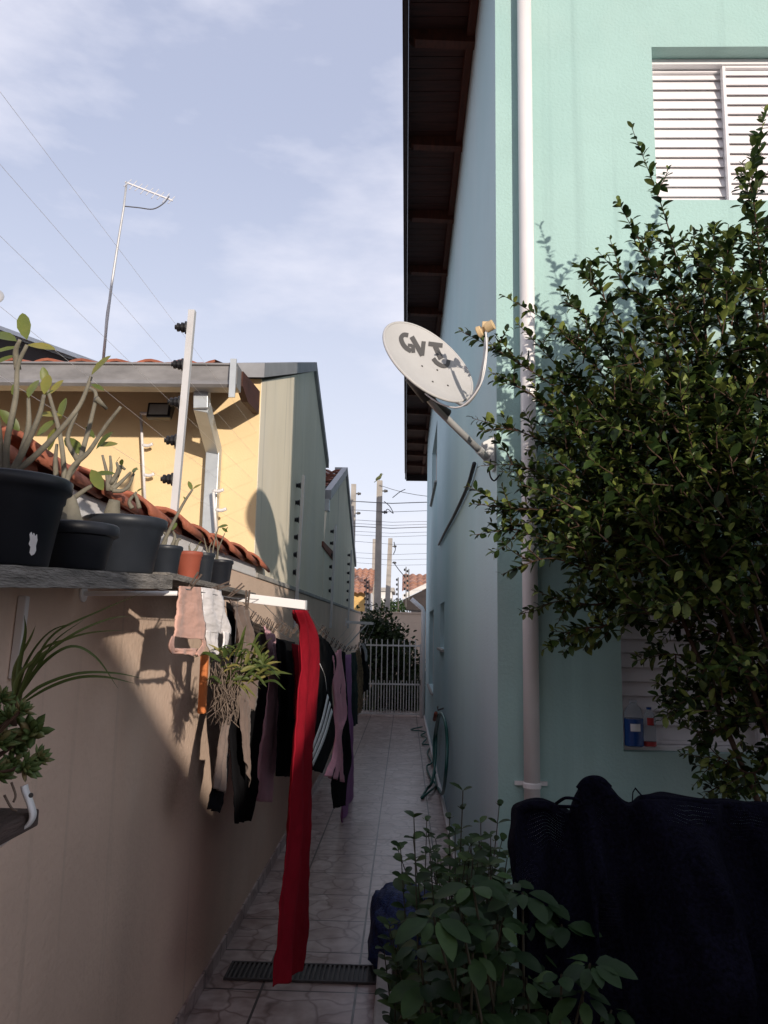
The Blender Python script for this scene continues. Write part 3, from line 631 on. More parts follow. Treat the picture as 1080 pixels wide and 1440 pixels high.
# black tube leaning on the side wall
m = MB(); m.tube(smooth_path([atX(667, 652, HX - .02), atX(657, 685, HX - .02), atX(640, 722, HX - .02), atX(626, 748, HX - .018), atX(617, 766, HX - .018)], 6), .0125, 10)
m.build('black_tube', 'rubber_black', smooth=True, label='bent black tube fixed slantwise to the side wall below the dish', cat='tube')
# ------------------------------------------------------------------ hose on a hook
hk = atX(620, 1000, HX - .03)
t = thing('garden_hose', 'green garden hose coiled on a wall hook and trailing on tiles', 'hose', V(HX - .04, 8.0, 0))
m = MB(); loop = [(617, 1005), (611, 1035), (610, 1070), (614, 1100), (622, 1116), (627, 1085), (629, 1045), (626, 1015), (619, 1004), (614, 1030), (613, 1060), (610, 1085), (601, 1108), (592, 1124)]
m.tube(smooth_path([atX(x, y, HX - .035 - .012*(i % 3)) for i, (x, y) in enumerate(loop[:11])] + [atZ(608, 1098, .12), atZ(600, 1110, .03), atZ(593, 1122, .018)], 6), .0145, 8); m.build('coil', 'hose_green', t, smooth=True)
m = MB(); m.tube(smooth_path([atZ(x, y, .016 + .03*(i % 2)) for i, (x, y) in enumerate([(593, 1122), (604, 1113), (613, 1104), (606, 1094), (600, 1078), (607, 1072), (601, 1058), (607, 1048), (594, 1046), (600, 1038), (592, 1034), (598, 1029), (578, 1026), (594, 1022)])], 6), .011, 8); m.build('trail', 'hose_green', t, smooth=True)
m = MB(); m.tube([V(HX, hk.y, hk.z + .03), V(HX - .06, hk.y, hk.z + .01), V(HX - .065, hk.y, hk.z + .05)], .009, 8); m.build('hook', 'iron_dark', t, smooth=True)
m = MB(); m.tube([atX(613, 1003, HX - .045), atX(611, 1012, HX - .045)], .022, 10); m.build('connector', 'pot_red', t, smooth=True)
# ------------------------------------------------------------------ shelf and pots
def SP(px, py, L): return atX(px, py, -L)
FL = .665
a, b = SP(-60, 826, FL), SP(242, 828, FL)
t = thing('plank_shelf', 'weathered grey plank shelf carrying the large black flower pots', 'shelf', V(WX, 1.9, b.z - .05))
m = MB(); th = .038; nn = 26; vs = []
for i in range(nn + 1):
    f = i/nn; c = a.lerp(b, f); e = .004*noise.noise(V(f*14, 0, 0)); e2_ = .003*noise.noise(V(f*31, 5, 0))
    vs += [V(WX + .002, c.y, c.z), V(-FL + e, c.y, c.z + e2_), V(-FL + e*1.5, c.y, c.z + th + e2_*.7), V(WX + .002, c.y, c.z + th)]
m.add(vs, [(i*4 + k, i*4 + (k+1) % 4, i*4 + 4 + (k+1) % 4, i*4 + 4 + k) for i in range(nn) for k in range(4)] + [(3, 2, 1, 0), (nn*4, nn*4+1, nn*4+2, nn*4+3)])
m.build('board', 'old_wood', t)
m = MB(); s0, s1 = atX(34, 838, WX + .012), atX(20, 955, WX + .012)
m.beam(s0, s1, .020, .022, (1, 0, 0)); m.build('strap', 'white_paint', t, bevel=.003)
m = MB(); hc = s1 + (s0 - s1)*.12; m.lathe(hc + V(.011, 0, 0), [(.006, 0), (.006, .003)], 12, (1, -.8, 0)); m.build('screw', 'iron_dark', t)
shelf_a, shelf_b = a, b
def shelf_z(y): return a_z + (b_z - a_z)*(y - a_y)/(b_y - a_y)
a_z, b_z, a_y, b_y = a.z + th, b.z + th, a.y, b.y
# second thin shelf for the small pots
m = MB(); m.box((WX + .002, 2.28, 1.835), (-.70, 3.62, 1.855)); m.build('thin_shelf', 'old_wood', label='thin board on the wall under the row of small pots', cat='shelf', bevel=.002)
def pot(name, c, r0, r1, hgt, mt, label, rimh=.03, square=False, group=None):
    t = thing(name, label, 'flower pot', c, group)
    m = MB()
    prof = [(r0*.9, 0), (r0, .004), (r0 + (r1 - r0)*.78, hgt*.72), (r1*.985, hgt*.74), (r1, hgt - rimh), (r1*1.085, hgt - rimh + .004), (r1*1.10, hgt - .004), (r1*1.05, hgt), (r1*.98, hgt), (r1*.94, hgt - .03), (r1*.9, hgt - .035)]
    m.lathe(c, prof, 4 if square else 36, cap=False); m.add([c + V(r0*.9*math.cos(k*math.pi/6), r0*.9*math.sin(k*math.pi/6), 0.001) for k in range(12)], [tuple(range(12))])
    m.build('vessel', mt, t, smooth=not square)
    m = MB(); rr = r1*.93; vs = [c + V(rr*math.cos(2*math.pi*k/24), rr*math.sin(2*math.pi*k/24), hgt - .028 + .006*math.sin(k*2.1)) for k in range(24)] + [c + V(0, 0, hgt - .012)]
    m.add(vs, [(k, (k+1) % 24, 24) for k in range(24)]); m.build('soil', 'soil', t)
    return t
def on_shelf(px, L, y): return V(-L, y, shelf_z(y) + .001)
def potc(px, L):
    y = SP(px, 820, L).y; return V(-L, y, shelf_z(y) + .002)
c1, c2, c3 = potc(0, .80), potc(103, .775), potc(171, .80)
G = 'flower pots on the plank shelf'
p1 = pot('flower_pot', c1, .085, .110, .178, 'pot_black', 'large black plastic pot with a torn label at the picture edge', group=G)
p2 = pot('flower_pot', c2, .068, .086, .108, 'pot_black', 'squat wide black pot holding a swollen stemmed plant', group=G)
p3 = pot('flower_pot', c3, .082, .106, .156, 'pot_grey', 'wide rimmed dark grey pot nearest the fence post', group=G)
m = MB(); lp = atY(45, 765, c1.y - .080)
lab = [(-8, -14), (-5, -17), (-2, -12), (0, -16), (3, -11), (6, -14), (8, -6), (6, 2), (7, 9), (4, 14), (-1, 16), (-5, 12), (-4, 4), (-8, 0), (-6, -6)]
for dd in (0, .0015): m.v += [lp + V(a*.00082, .0028 + dd + a*.0003, -b_*.00135) for a, b_ in lab]
nl = len(lab); m.f += [tuple(range(nl)), tuple(range(nl, 2*nl))[::-1]] + [(q, (q+1) % nl, nl + (q+1) % nl, nl + q) for q in range(nl)]
m.build('torn_label', 'label_white', p1)
def sp_(px, py, y): return atY(px, py, y)
def small(px0, px1, pyt, pyb, L, mt, label, sq=False, nm='flower_pot'):
    q0 = SP((px0 + px1)/2, pyb, L); y = q0.y; r = (px1 - px0)/2*y/F
    zt = atY((px0 + px1)/2, pyt, y).z
    return pot(nm, V(-L, y, 1.857), r*.78, r, zt - 1.857, mt, label, .018, sq, 'small pots on the thin shelf'), V(-L, y, zt)
k1, s1_ = small(209, 252, 768, 826, .79, 'pot_grey', 'small dark grey pot with a bare leaning stem')
k2, s2_ = small(246, 281, 776, 828, .79, 'pot_red', 'small terracotta red pot between two dark pots')
k3, s3_ = small(270, 299, 778, 828, .80, 'pot_grey', 'small dark pot just right of the terracotta one')
k4, s4_ = small(290, 325, 788, 830, .80, 'pot_black', 'small black bowl pot at the end of the row')
# ------------------------------------------------------------------ potted desert roses and other stems
def plant(name, label, base, mt, branches, leaves, lm, cat='plant', group=None, leafname='foliage'):
    """branches: list of (points, r0, r1); leaves: list of (pos, dir, up, len, wid)"""
    t = thing(name, label, cat, base, group)
    m = MB()
    for pts, r0, r1 in branches:
        P_ = smooth_path(pts, 5); n = len(P_); m.tube(P_, [r0 + (r1 - r0)*i/(n-1) for i in range(n)], 8)
    m.build('stem', mt, t, smooth=True)
    m = MB()
    for q in leaves: m.leaf(*q)
    if m.v: m.build(leafname, lm, t, smooth=True)
    return t
def rv(s=1): return V(random.uniform(-s, s), random.uniform(-s, s), random.uniform(-s, s))
def rose(label, base, y, caudex, branches, leafspecs, rb=.008):
    br = []
    if caudex: br.append((caudex[0], caudex[1], caudex[2]))
    for b_ in branches:
        yo = random.uniform(-.04, .04); n = len(b_)
        br.append(([atY(px, py, y + yo*i/max(1, n-1)) for i, (px, py) in enumerate(b_)], rb, rb*.5))
    lv = []
    for px, py, dx, dy, ln in leafspecs:
        p = atY(px, py, y); q = atY(px + dx, py + dy, y + random.uniform(-.03, .03)); d = q - p
        lv.append((p, d, V(random.uniform(-.3, .3), -.7, .6), d.length, d.length*.42, .25, .08))
    return plant('desert_rose', label, base, 'adenium_bark', br, lv, 'leaf_adenium', group='desert roses in pots')
y = c1.y
rose('desert rose with grey stems and upright leaves at the picture edge', c1 + V(0, 0, .19), y, None,
     [[(8, 668), (10, 620), (22, 560), (25, 515), (38, 485)], [(14, 668), (35, 630), (55, 585), (62, 555)], [(2, 668), (-2, 600), (-10, 560)], [(18, 665), (45, 645), (80, 610), (112, 570), (128, 530)], [(25, 520), (22, 495), (28, 478)], [(30, 640), (40, 600), (40, 560)]],
     [(38, 478, -8, -40, 0), (38, 485, 40, 4, 0), (30, 488, -40, 6, 0), (24, 480, -36, -14, 0), (22, 500, -30, 10, 0), (128, 528, 26, -30, 0), (62, 555, 6, -30, 0), (62, 558, 12, -10, 0), (26, 535, -10, 20, 0), (-2, 575, 30, 30, 0), (40, 560, 12, -28, 0), (128, 540, 18, 8, 0)], .0075)
y = c2.y
cz = c2 + V(-.01, -.03, .088)
rose('desert rose with a swollen pale base in the squat pot', c2 + V(0, 0, .12), y, ([cz, cz + V(0, 0, .03), cz + V(.003, 0, .055), cz + V(.004, 0, .085)], .048, .008),
     [[(90, 712), (90, 660), (84, 610), (72, 565), (66, 545)], [(94, 708), (118, 690), (135, 680)], [(88, 700), (100, 660), (125, 635), (148, 600), (170, 572)], [(96, 670), (112, 645), (120, 620), (128, 590), (135, 555), (125, 545)], [(80, 690), (78, 650), (80, 625)], [(110, 648), (95, 618), (108, 580)], [(135, 560), (150, 575)]],
     [(66, 545, -6, -30, 0), (70, 555, 18, -22, 0), (80, 590, -30, 22, 0), (72, 580, -26, 10, 0), (85, 590, 6, -32, 0), (80, 600, -14, 34, 0), (138, 628, 28, -6, 0), (135, 632, 22, -26, 0), (118, 640, -28, -26, 0), (100, 690, -22, 26, 0), (128, 660, 16, 28, 0), (128, 668, 34, -4, 0), (88, 585, -36, -4, 0), (120, 600, 14, 16, 0)], .0075)
y = c3.y; cz = c3 + V(-.03, -.03, .125)
stub = [[(152, 690), (150, 665), (144, 640)], [(152, 690), (156, 660), (155, 641)], [(156, 690), (165, 670), (172, 655)], [(158, 688), (170, 678), (184, 664)], [(158, 690), (172, 690), (182, 682), (188, 666)], [(156, 680), (166, 662), (164, 650)], [(186, 715), (182, 705), (192, 692)], [(196, 715), (192, 700), (188, 694)], [(165, 668), (168, 656), (176, 660)]]
rose('stubby branched desert rose in the wide rimmed pot', c3 + V(0, 0, .15), y, ([cz, cz + V(0, 0, .035), cz + V(.005, 0, .08)], .034, .016), stub,
     [(188, 666, 3, -10, 0), (164, 650, 4, -8, 0), (184, 664, 10, -5, 0), (192, 692, 8, -6, 0), (172, 655, -2, -10, 0)], .007)
y = s1_.y
rose('bare leaning stem with two tip leaves in the small grey pot', s1_ + V(0, 0, -.02), y, None, [[(226, 772), (240, 742), (258, 708), (271, 688)], [(230, 772), (234, 755), (230, 748)], [(240, 772), (246, 756), (242, 745)], [(246, 772), (250, 760), (254, 758)]],
     [(270, 690, -5, -14, 0), (271, 688, 12, -8, 0), (228, 752, -8, -10, 0), (242, 746, 6, -12, 0), (262, 704, -4, -6, 0)], .007)
y = s4_.y
rose('slender seedling with yellow green tip leaf in the black bowl pot', s4_ + V(0, 0, -.02), y, None, [[(298, 792), (300, 770), (304, 752), (308, 740)], [(302, 792), (308, 770), (316, 750)], [(295, 790), (290, 770), (287, 757)], [(306, 792), (306, 765), (302, 750)], [(300, 790), (294, 775), (298, 762)]],
     [(306, 742, 14, -4, 0), (287, 758, -4, -10, 0), (316, 750, 4, -9, 0), (312, 742, 8, 6, 0)], .004)
y = s2_.y
rose('tiny stump in the terracotta red pot', s2_ + V(0, 0, -.02), y, None, [[(268, 782), (267, 774), (266, 768)], [(270, 780), (276, 772), (279, 766)]], [(266, 768, 2, -6, 0), (279, 766, 4, -5, 0)], .006)
# ------------------------------------------------------------------ lower shelf, succulents, strap-leaved plant
t = thing('low_plank_shelf', 'dark wooden shelf end with curled white strap at the lower left', 'shelf', V(WX, 1.2, 1.33))
e0 = atY(52, 1142, 1.42)
m = MB(); m.box((WX + .002, .45, e0.z - .028), (e0.x - .004, 1.44, e0.z + .002)); m.build('board', 'dark_wood', t, bevel=.004)
m = MB(); yy = 1.405
path = [atY(0, 1190, yy), atY(22, 1174, yy), atY(42, 1160, yy), atY(50, 1146, yy), atY(47, 1130, yy), atY(40, 1112, yy), atY(38, 1103, yy)]
pp = smooth_path(path, 5); vs = []
for p in pp: vs += [p, p + V(0, -.020, 0)]
m.add(vs, [(2*i, 2*i+1, 2*i+3, 2*i+2) for i in range(len(pp) - 1)]); m.build('strap', 'white_paint', t, solid=.004, smooth=True)
m = MB(); hc = atY(43.5, 1118, 1.382); m.lathe(hc, [(.004, 0), (.004, .004)], 12, (.5, -1, 0)); m.build('screw', 'iron_dark', t)
p5 = pot('flower_pot', V(-.775, 1.28, e0.z + .003), .05, .068, .085, 'pot_black', 'black pot on the low dark shelf holding the succulents', .015)
t = thing('succulent', 'fleshy succulent with clustered rosettes trailing over the low shelf', 'plant', V(-.77, 1.28, e0.z + .08))
m = MB(); ros = [(20, 1010, 20), (50, 1030, 26), (40, 1080, 22), (8, 985, 18), (5, 1045, 24), (60, 1068, 18), (28, 1050, 20), (2, 1090, 22), (22, 1075, 16), (-8, 1015, 24), (35, 1000, 17)]
st = MB()
for i, (px, py, sz) in enumerate(ros):
    c = atY(px - 6, py, 1.32 + .05*math.sin(i*2.4)); ln = sz*1.25*c.y/F; axd = (V(.6, -.45, .5) + rv(.45)).normalized(); u = axd.orthogonal().normalized(); w_ = axd.cross(u)
    for k in range(15):
        an = k*2.4; el = .25 + .9*(k/15); d = (u*math.cos(an) + w_*math.sin(an))*math.cos(el) + axd*math.sin(el)
        b0 = c; tip = d*ln*(1.05 - .3*k/15); sdv = d.cross(axd).normalized() if d.cross(axd).length > 1e-4 else u; nv = sdv.cross(d).normalized(); wd = ln*.20; tk = ln*.10
        st_pts = [b0 + tip*f + nv*(-.12*ln*f*f*-1) for f in (0, .35, .7, 1)]
        vs = []
        for f_, ww in zip(st_pts, (.5, 1, .85, .03)): vs += [f_ + sdv*wd*ww, f_ + nv*tk*ww, f_ - sdv*wd*ww, f_ - nv*tk*ww]
        m.add(vs, [(j*4 + q, j*4 + (q+1) % 4, j*4 + 4 + (q+1) % 4, j*4 + 4 + q) for j in range(3) for q in range(4)])
    st.tube(smooth_path([V(-.775, 1.28, e0.z + .07), (V(-.775, 1.28, e0.z + .07) + c)/2 + rv(.015), c], 4), .0028, 6)
m.build('rosettes', 'leaf_succulent', t, smooth=True); st.build('stem', 'bark_red', t, smooth=True)
for pts in ([(16, 1100), (22, 1118), (19, 1128)], [(6, 1118), (16, 1136), (24, 1140)]):
    st = MB(); st.tube(smooth_path([atY(x, y, 1.27) for x, y in pts], 4), .002, 5); st.build('root', 'roots', t, smooth=True)
t = thing('strap_leaf_plant', 'plant with long thin arching leaves hanging below the plank shelf', 'plant', atY(22, 1000, 1.5))
m = MB()
arcs = [[(24, 985), (50, 935), (100, 895), (150, 872), (184, 866)], [(22, 985), (55, 920), (95, 900), (130, 890), (176, 886)], [(26, 990), (60, 965), (110, 948), (160, 947), (201, 954)], [(28, 992), (70, 968), (110, 954), (150, 953), (189, 961)],
        [(24, 985), (60, 935), (100, 910), (135, 925), (166, 968)], [(22, 985), (40, 930), (70, 890), (110, 874)], [(20, 985), (30, 925), (36, 890), (34, 865)], [(26, 988), (52, 930), (80, 890), (140, 860), (205, 832)], [(20, 985), (22, 940), (42, 900), (50, 880)], [(22, 985), (60, 930), (80, 900), (120, 870)], [(18, 985), (28, 950), (60, 920), (85, 905)]]
for i, a_ in enumerate(arcs):
    yy = 1.46 + .045*math.sin(i*1.7); m.ribbon(smooth_path([atY(px, py, yy + .02*k*(-1)**i) for k, (px, py) in enumerate(a_)], 6), .0095, V(0, -.75, .7))
m.build('foliage', 'leaf_strap', t, smooth=True)
m = MB(); m.tube([atY(15, 1020, 1.5), atY(22, 985, 1.5), atY(30, 960, 1.5)], [.012, .011, .006], 8); m.build('stem', 'bark_red', t, smooth=True)
# ------------------------------------------------------------------ washing line
B1, B2 = 3.5, 12.3
def bracket(y, tip, z0, z1, label):
    t = thing('line_bracket', label, 'clothesline bracket', V(WX, y, z0), 'clothesline brackets on the beige wall')
    m = MB(); m.beam(V(WX + .001, y, z0), V(tip, y, z1), .03, .040); m.build('arm', 'white_paint', t, bevel=.002)
    m = MB(); m.box((WX + .001, y - .03, z0 - .06), (WX + .008, y + .03, z0 + .06)); m.build('wall_plate', 'white_paint', t)
    m = MB(); m.beam(V(tip + .002, y, z1 - .021), V(tip + .002, y, z1 + .021), .034, .006, (1, 0, 0)); m.build('end_cap', 'zinc', t)
    return t
zb1 = atY(428, 851, B1).z; tip1 = atY(430, 851, B1).x
bracket(B1, tip1, zb1 + .05, zb1, 'white steel bracket arm from which the red cloth hangs')
zb2 = atY(523, 877, B2).z; tip2 = atY(525, 877, B2).x
b2o = bracket(B2, tip2, zb2 + .02, zb2, 'far white clothesline bracket near the gate')
m = MB(); m.tube([V(WX, B2, zb2 - .38), V(tip2 - .1, B2, zb2 - .01)], .012, 6); m.build('brace', 'white_paint', b2o)
B0 = 2.24; zb0 = SP(246, 829, .63).z
t = thing('line_bracket', 'thin white rod end poking out beneath the plank shelf end', 'clothesline bracket', V(WX, 2.24, zb0), 'clothesline brackets on the beige wall')
m = MB(); m.tube([V(WX + .001, 2.24, zb0 - .01), V(-.662, 2.24, zb0 - .005)], .007, 8); m.build('arm', 'white_paint', t, smooth=True)
m = MB(); m.lathe(V(WX + .001, 2.24, zb0 - .01), [(.025, 0), (.025, .005)], 12, (1, 0, 0)); m.build('wall_plate', 'white_paint', t)
Ls = [.86, .75, .66, .56, .475]
def wz(y):
    if y <= B1: f = (y - B0)/(B1 - B0); return zb0 + (zb1 + .01 - zb0)*f - .01*4*f*(1 - f)
    f = (y - B1)/(B2 - B1); return zb1 + (zb2 - zb1)*f - .31*4*f*(1 - f)
for i, L in enumerate(Ls):
    ys_ = ([B0, B0 + .7] if L > .62 else []) + [B1 + (B2 - B1)*k/14 for k in range(15)]
    m = MB(); m.tube([V(-L, y, wz(y) + .012) for y in ys_], .0016, 5)
    nm_ = ['clothesline wire nearest the beige wall', 'second clothesline wire out from the wall', 'middle clothesline wire', 'clothesline wire one in from the outermost', 'outermost clothesline wire above the tiles'][i]
    m.build('line_wire', 'line_grey', label=nm_ + ' carrying laundry', cat='wire', group='clothesline wires')
def epath(pts, n):
    P_ = smooth_path([V(a, b, 0) for a, b in pts], 8); L = [0]
    for i in range(1, len(P_)): L.append(L[-1] + (P_[i] - P_[i-1]).length)
    o = []
    for k in range(n + 1):
        s_ = L[-1]*k/n; j = 1
        while j < len(L) - 1 and L[j] < s_: j += 1
        f = (s_ - L[j-1])/max(1e-9, L[j] - L[j-1]); o.append(P_[j-1].lerp(P_[j], min(1, max(0, f))))
    return o
def panel(mb, L, left, right, amp=.012, fr=2.2, seed=0, nu=20, nv=44, lean=0., hem=True):
    lf, rt = epath(left, nv), epath(right, nv); o = len(mb.v)
    for j in range(nv + 1):
        v = j/nv
        for i in range(nu + 1):
            u = i/nu; q = lf[j].lerp(rt[j], u); p = atX(q.x, q.y, -L)
            k = noise.noise(V(u*2.2 + seed*7.3, v*1.6, seed))*.9
            dx = amp*math.sin(2*math.pi*fr*u + seed + 2.0*k)*(.35 + .65*min(1, v*2.2)) + amp*.8*noise.noise(V(u*4 + seed, v*5, 3.1*seed)) + lean*v + amp*.35*noise.noise(V(u*9 + v*6, v*17 - u*4, seed)) + amp*.22*noise.noise(V(u*16, v*34, seed + 3))
            dz = .006*noise.noise(V(u*6 + seed, 9, seed))*(1 if j == nv else 0)
            mb.v.append(p + V(dx, 0, dz))
    mb.f += [(o + j*(nu+1) + i, o + j*(nu+1) + i + 1, o + (j+1)*(nu+1) + i + 1, o + (j+1)*(nu+1) + i) for j in range(nv) for i in range(nu)]
    return mb
def garment(name, label, mt, cat, panels, thick=.004):
    m = MB()
    for k, p in enumerate(panels): panel(m, *p[:3], **(p[3] if len(p) > 3 else {}))
    return m.build(name, mt, smooth=True, solid=thick, label=label, cat=cat, group='laundry on the clothesline')
D = dict
# small underwear, lit by the sun
garment('panties', 'pale pink panties pegged nearest the plank shelf', 'cloth_pink', 'underwear', [
    (.66, [(252, 824), (248, 850), (243, 885), (241, 895)], [(282, 826), (283, 850), (288, 885), (287, 900)], D(seed=1, amp=.006, fr=1.4)),
    (.655, [(241, 895), (237, 908), (240, 918)], [(246, 893), (244, 905), (245, 920)], D(seed=2, amp=.003, nu=5, nv=10)),
    (.655, [(281, 897), (284, 905), (276, 920)], [(288, 898), (289, 910), (279, 923)], D(seed=2.5, amp=.003, nu=5, nv=10)),
    (.665, [(240, 912), (246, 919)], [(279, 912), (277, 922)], D(seed=3, amp=.006, nv=8))])
garment('panties', 'white panties pegged beside the pale pink pair', 'cloth_white', 'underwear', [
    (.66, [(285, 826), (284, 850), (282, 870), (288, 888)], [(311, 830), (314, 855), (321, 880), (322, 892)], D(seed=4, amp=.007, fr=1.7)),
    (.66, [(289, 886), (292, 905), (300, 921)], [(308, 886), (306, 905), (306, 923)], D(seed=5, amp=.005, nv=12)),
    (.655, [(314, 888), (314, 905), (310, 921)], [(322, 890), (319, 906), (314, 917)], D(seed=6, amp=.003, nu=6, nv=12))])
garment('leggings', 'black leggings hanging behind the brown tights', 'cloth_black', 'leggings', [
    (.77, [(318, 846), (322, 930), (318, 1000), (322, 1060), (325, 1110), (327, 1158)], [(345, 853), (358, 900), (372, 950), (370, 1000), (362, 1080), (350, 1155)], D(seed=7, amp=.014)),
    (.74, [(306, 1060), (301, 1090), (289, 1136)], [(322, 1060), (318, 1095), (307, 1143)], D(seed=8, amp=.008, nv=12))])
garment('tights', 'sheer brown tights with one short bunched leg', 'cloth_brown', 'tights', [
    (.72, [(322, 843), (330, 880), (332, 920), (326, 965)], [(349, 857), (356, 900), (360, 950), (354, 1000)], D(seed=9, amp=.016, fr=3)),
    (.715, [(324, 955), (318, 1000), (307, 1060), (300, 1108)], [(336, 960), (324, 1010), (320, 1060), (317, 1116)], D(seed=10, amp=.008)),
    (.72, [(337, 965), (341, 1020), (345, 1070)], [(352, 995), (352, 1040), (352, 1108)], D(seed=11, amp=.008))], .003)
garment('dark_blouse', 'dark brown top hanging between the tights and the mauve trousers', 'cloth_umber', 'top', [(.79, [(346, 868), (350, 930), (348, 1000)], [(374, 884), (378, 940), (374, 1000)], D(seed=12, amp=.014))])
garment('trousers', 'dusky mauve trousers hanging left of the black shirt', 'cloth_mauve', 'trousers', [(.76, [(371, 880), (375, 930), (372, 980), (365, 1050), (361, 1100), (361, 1126)], [(385, 893), (394, 950), (392, 1000), (388, 1060), (383, 1090), (380, 1128)], D(seed=13, amp=.014))])
garment('shirt', 'plain black shirt hanging left of the red cloth', 'cloth_black', 'shirt', [(.70, [(387, 897), (390, 960), (388, 1030), (386, 1091)], [(413, 903), (420, 960), (416, 1030), (412, 1093)], D(seed=14, amp=.012))])
garment('red_blouse', 'small red top peeping out behind the long red cloth', 'cloth_red', 'top', [(.62, [(411, 905), (414, 960), (413, 1010)], [(427, 908), (427, 960), (426, 1012)], D(seed=15, amp=.010))])
garment('red_cloth', 'very long red cloth hanging from the bracket almost to the drain', 'cloth_red', 'cloth', [
    (.472, [(416, 858), (423, 885), (424, 930), (417, 1000), (412, 1080), (405, 1200), (398, 1300), (392, 1388)], [(432, 858), (447, 893), (449, 940), (447, 1000), (441, 1080), (436, 1200), (431, 1300), (426, 1362)], D(seed=16, amp=.017, fr=2.1, nv=110, nu=34)),
    (.50, [(412, 858), (414, 868), (419, 876)], [(434, 858), (434, 872), (426, 882)], D(seed=17, amp=.008, nv=10))], .005)
jk = garment('jacket', 'black sports jacket with three white stripes along its sleeve', 'cloth_black', 'jacket', [
    (.49, [(448, 892), (449, 950), (442, 1010), (439, 1083)], [(462, 903), (473, 928), (466, 962), (468, 1000), (470, 1040), (453, 1087)], D(seed=18, amp=.006))])
m = MB()
for s0, s1_e in (((460.5, 976), (439.5, 1048)), ((463.5, 986), (439.5, 1060)), ((466, 996), (439.5, 1071))):
    panel(m, .474, [s0, (s0[0]*.55 + s1_e[0]*.45 + 1, s0[1]*.5 + s1_e[1]*.5), s1_e], [(s0[0] + 1.8, s0[1] + 5), (s0[0]*.55 + s1_e[0]*.45 + 3, s0[1]*.5 + s1_e[1]*.5 + 5), (s1_e[0] + .6, s1_e[1] + 7)], amp=.0, nu=3, nv=16)
panel(m, .474, [(448.5, 930), (456, 948), (459, 965)], [(449, 933), (457, 951), (459.5, 972)], amp=0, nu=2, nv=12)
m.build('stripes', 'cloth_stripe', jk, smooth=True, solid=.002)
garment('pullover', 'rose pink pullover hanging just right of the striped jacket', 'cloth_rose', 'pullover', [
    (.50, [(466, 922), (467, 960), (471, 1000), (470, 1060), (458, 1091)], [(478, 913), (483, 960), (484, 1005), (478, 1032), (481, 1100)], D(seed=19, amp=.018))])
garment('black_skirt', 'black garment with low ragged hem under the pink pullover', 'cloth_black', 'skirt', [(.515, [(477, 915), (478, 980), (474, 1050), (463, 1100), (467, 1137)], [(485, 917), (487, 980), (492, 1062), (487, 1095), (484, 1133)], D(seed=20, amp=.014))])
garment('grey_blouse', 'grey top squeezed between pink pullover and purple towel', 'cloth_grey', 'top', [(.545, [(479, 917), (482, 960), (484, 1000)], [(486, 919), (488, 960), (489, 1002)], D(seed=21, amp=.014))])
garment('towel', 'long purple towel hanging down to the tiles side', 'cloth_purple', 'towel', [(.53, [(485, 921), (486, 980), (488, 1050), (481, 1120), (482, 1158)], [(494, 920), (494, 980), (496, 1060), (498, 1128), (488, 1160)], D(seed=22, amp=.02))])
garment('teal_blouse', 'dark teal garment right of the purple towel', 'cloth_teal', 'top', [(.53, [(494, 918), (495, 980), (496, 1022)], [(501, 917), (502, 970), (502, 1016)], D(seed=23, amp=.02))])
garment('printed_cloth', 'brown and beige patterned cloth near the far line end', 'cloth_print', 'cloth', [(.53, [(499, 917), (501, 960), (500, 1006)], [(505, 910), (508, 950), (507, 1000)], D(seed=24, amp=.02))])
garment('far_black_shirt', 'black shirt at the far end of the line beside the gate', 'cloth_black', 'shirt', [(.53, [(506, 908), (508, 940), (508, 976)], [(514, 905), (517, 930), (516, 970)], D(seed=25, amp=.02))])
garment('white_sock', 'tiny white cloth on the farthest part of the line', 'cloth_white', 'cloth', [(.50, [(508, 906), (511, 915), (513, 928)], [(511, 905), (515, 915), (515, 930)], D(seed=26, amp=.01, nv=10))])
# pegs
def peg(p, d, label, ln=.07):
    p = Vector(p); d = Vector(d).normalized(); sd_ = d.cross(V(0, 1, .2)).normalized(); m = MB()
    for sgn in (-1, 1):
        m.beam(p - d*ln*.45 + sd_*.003*sgn, p + d*ln*.55 + sd_*.0065*sgn, .0085, .0055, sd_)
    m.tube([p + sd_*.006 + V(0, -.007, 0), p - sd_*.006 + V(0, -.007, 0)], .003, 6)
    return m.build('clothes_peg', 'peg_wood', label=label, cat='clothes peg', group='clothes pegs on the line')
for px, py, L, dx, dz, lb in [(270, 822, .66, .55, .9, 'wooden peg sticking up from the pale pink panties'), (307, 826, .66, .9, .35, 'slanted wooden peg clipping the white panties'), (330, 832, .66, .75, .7, 'wooden peg right of the white panties against the white bracket'), (347, 845, .62, .02, 1, 'upright thick wooden peg in front of the white bracket')]:
    peg(SP(px, py, L) + V(.004, -.012, 0), (dx, .1, dz), lb, .075)
for k, (px, L) in enumerate([(353, .79), (360, .79), (366, .79), (372, .76), (376, .76), (381, .76), (386, .76), (391, .70), (397, .70), (403, .70), (409, .70), (415, .64), (421, .64), (451, .49), (455, .49), (459, .49), (467, .50), (473, .50), (478, .51), (484, .53), (489, .53), (494, .53), (500, .53), (505, .53), (511, .53)]):
    y = SP(px, 900, L).y; z = wz(y)
    peg(V(-L, y, z + .02), (random.uniform(.2, .7), random.uniform(-.2, .2), 1), 'small dark wooden peg in the row along the laundry tops', .055)
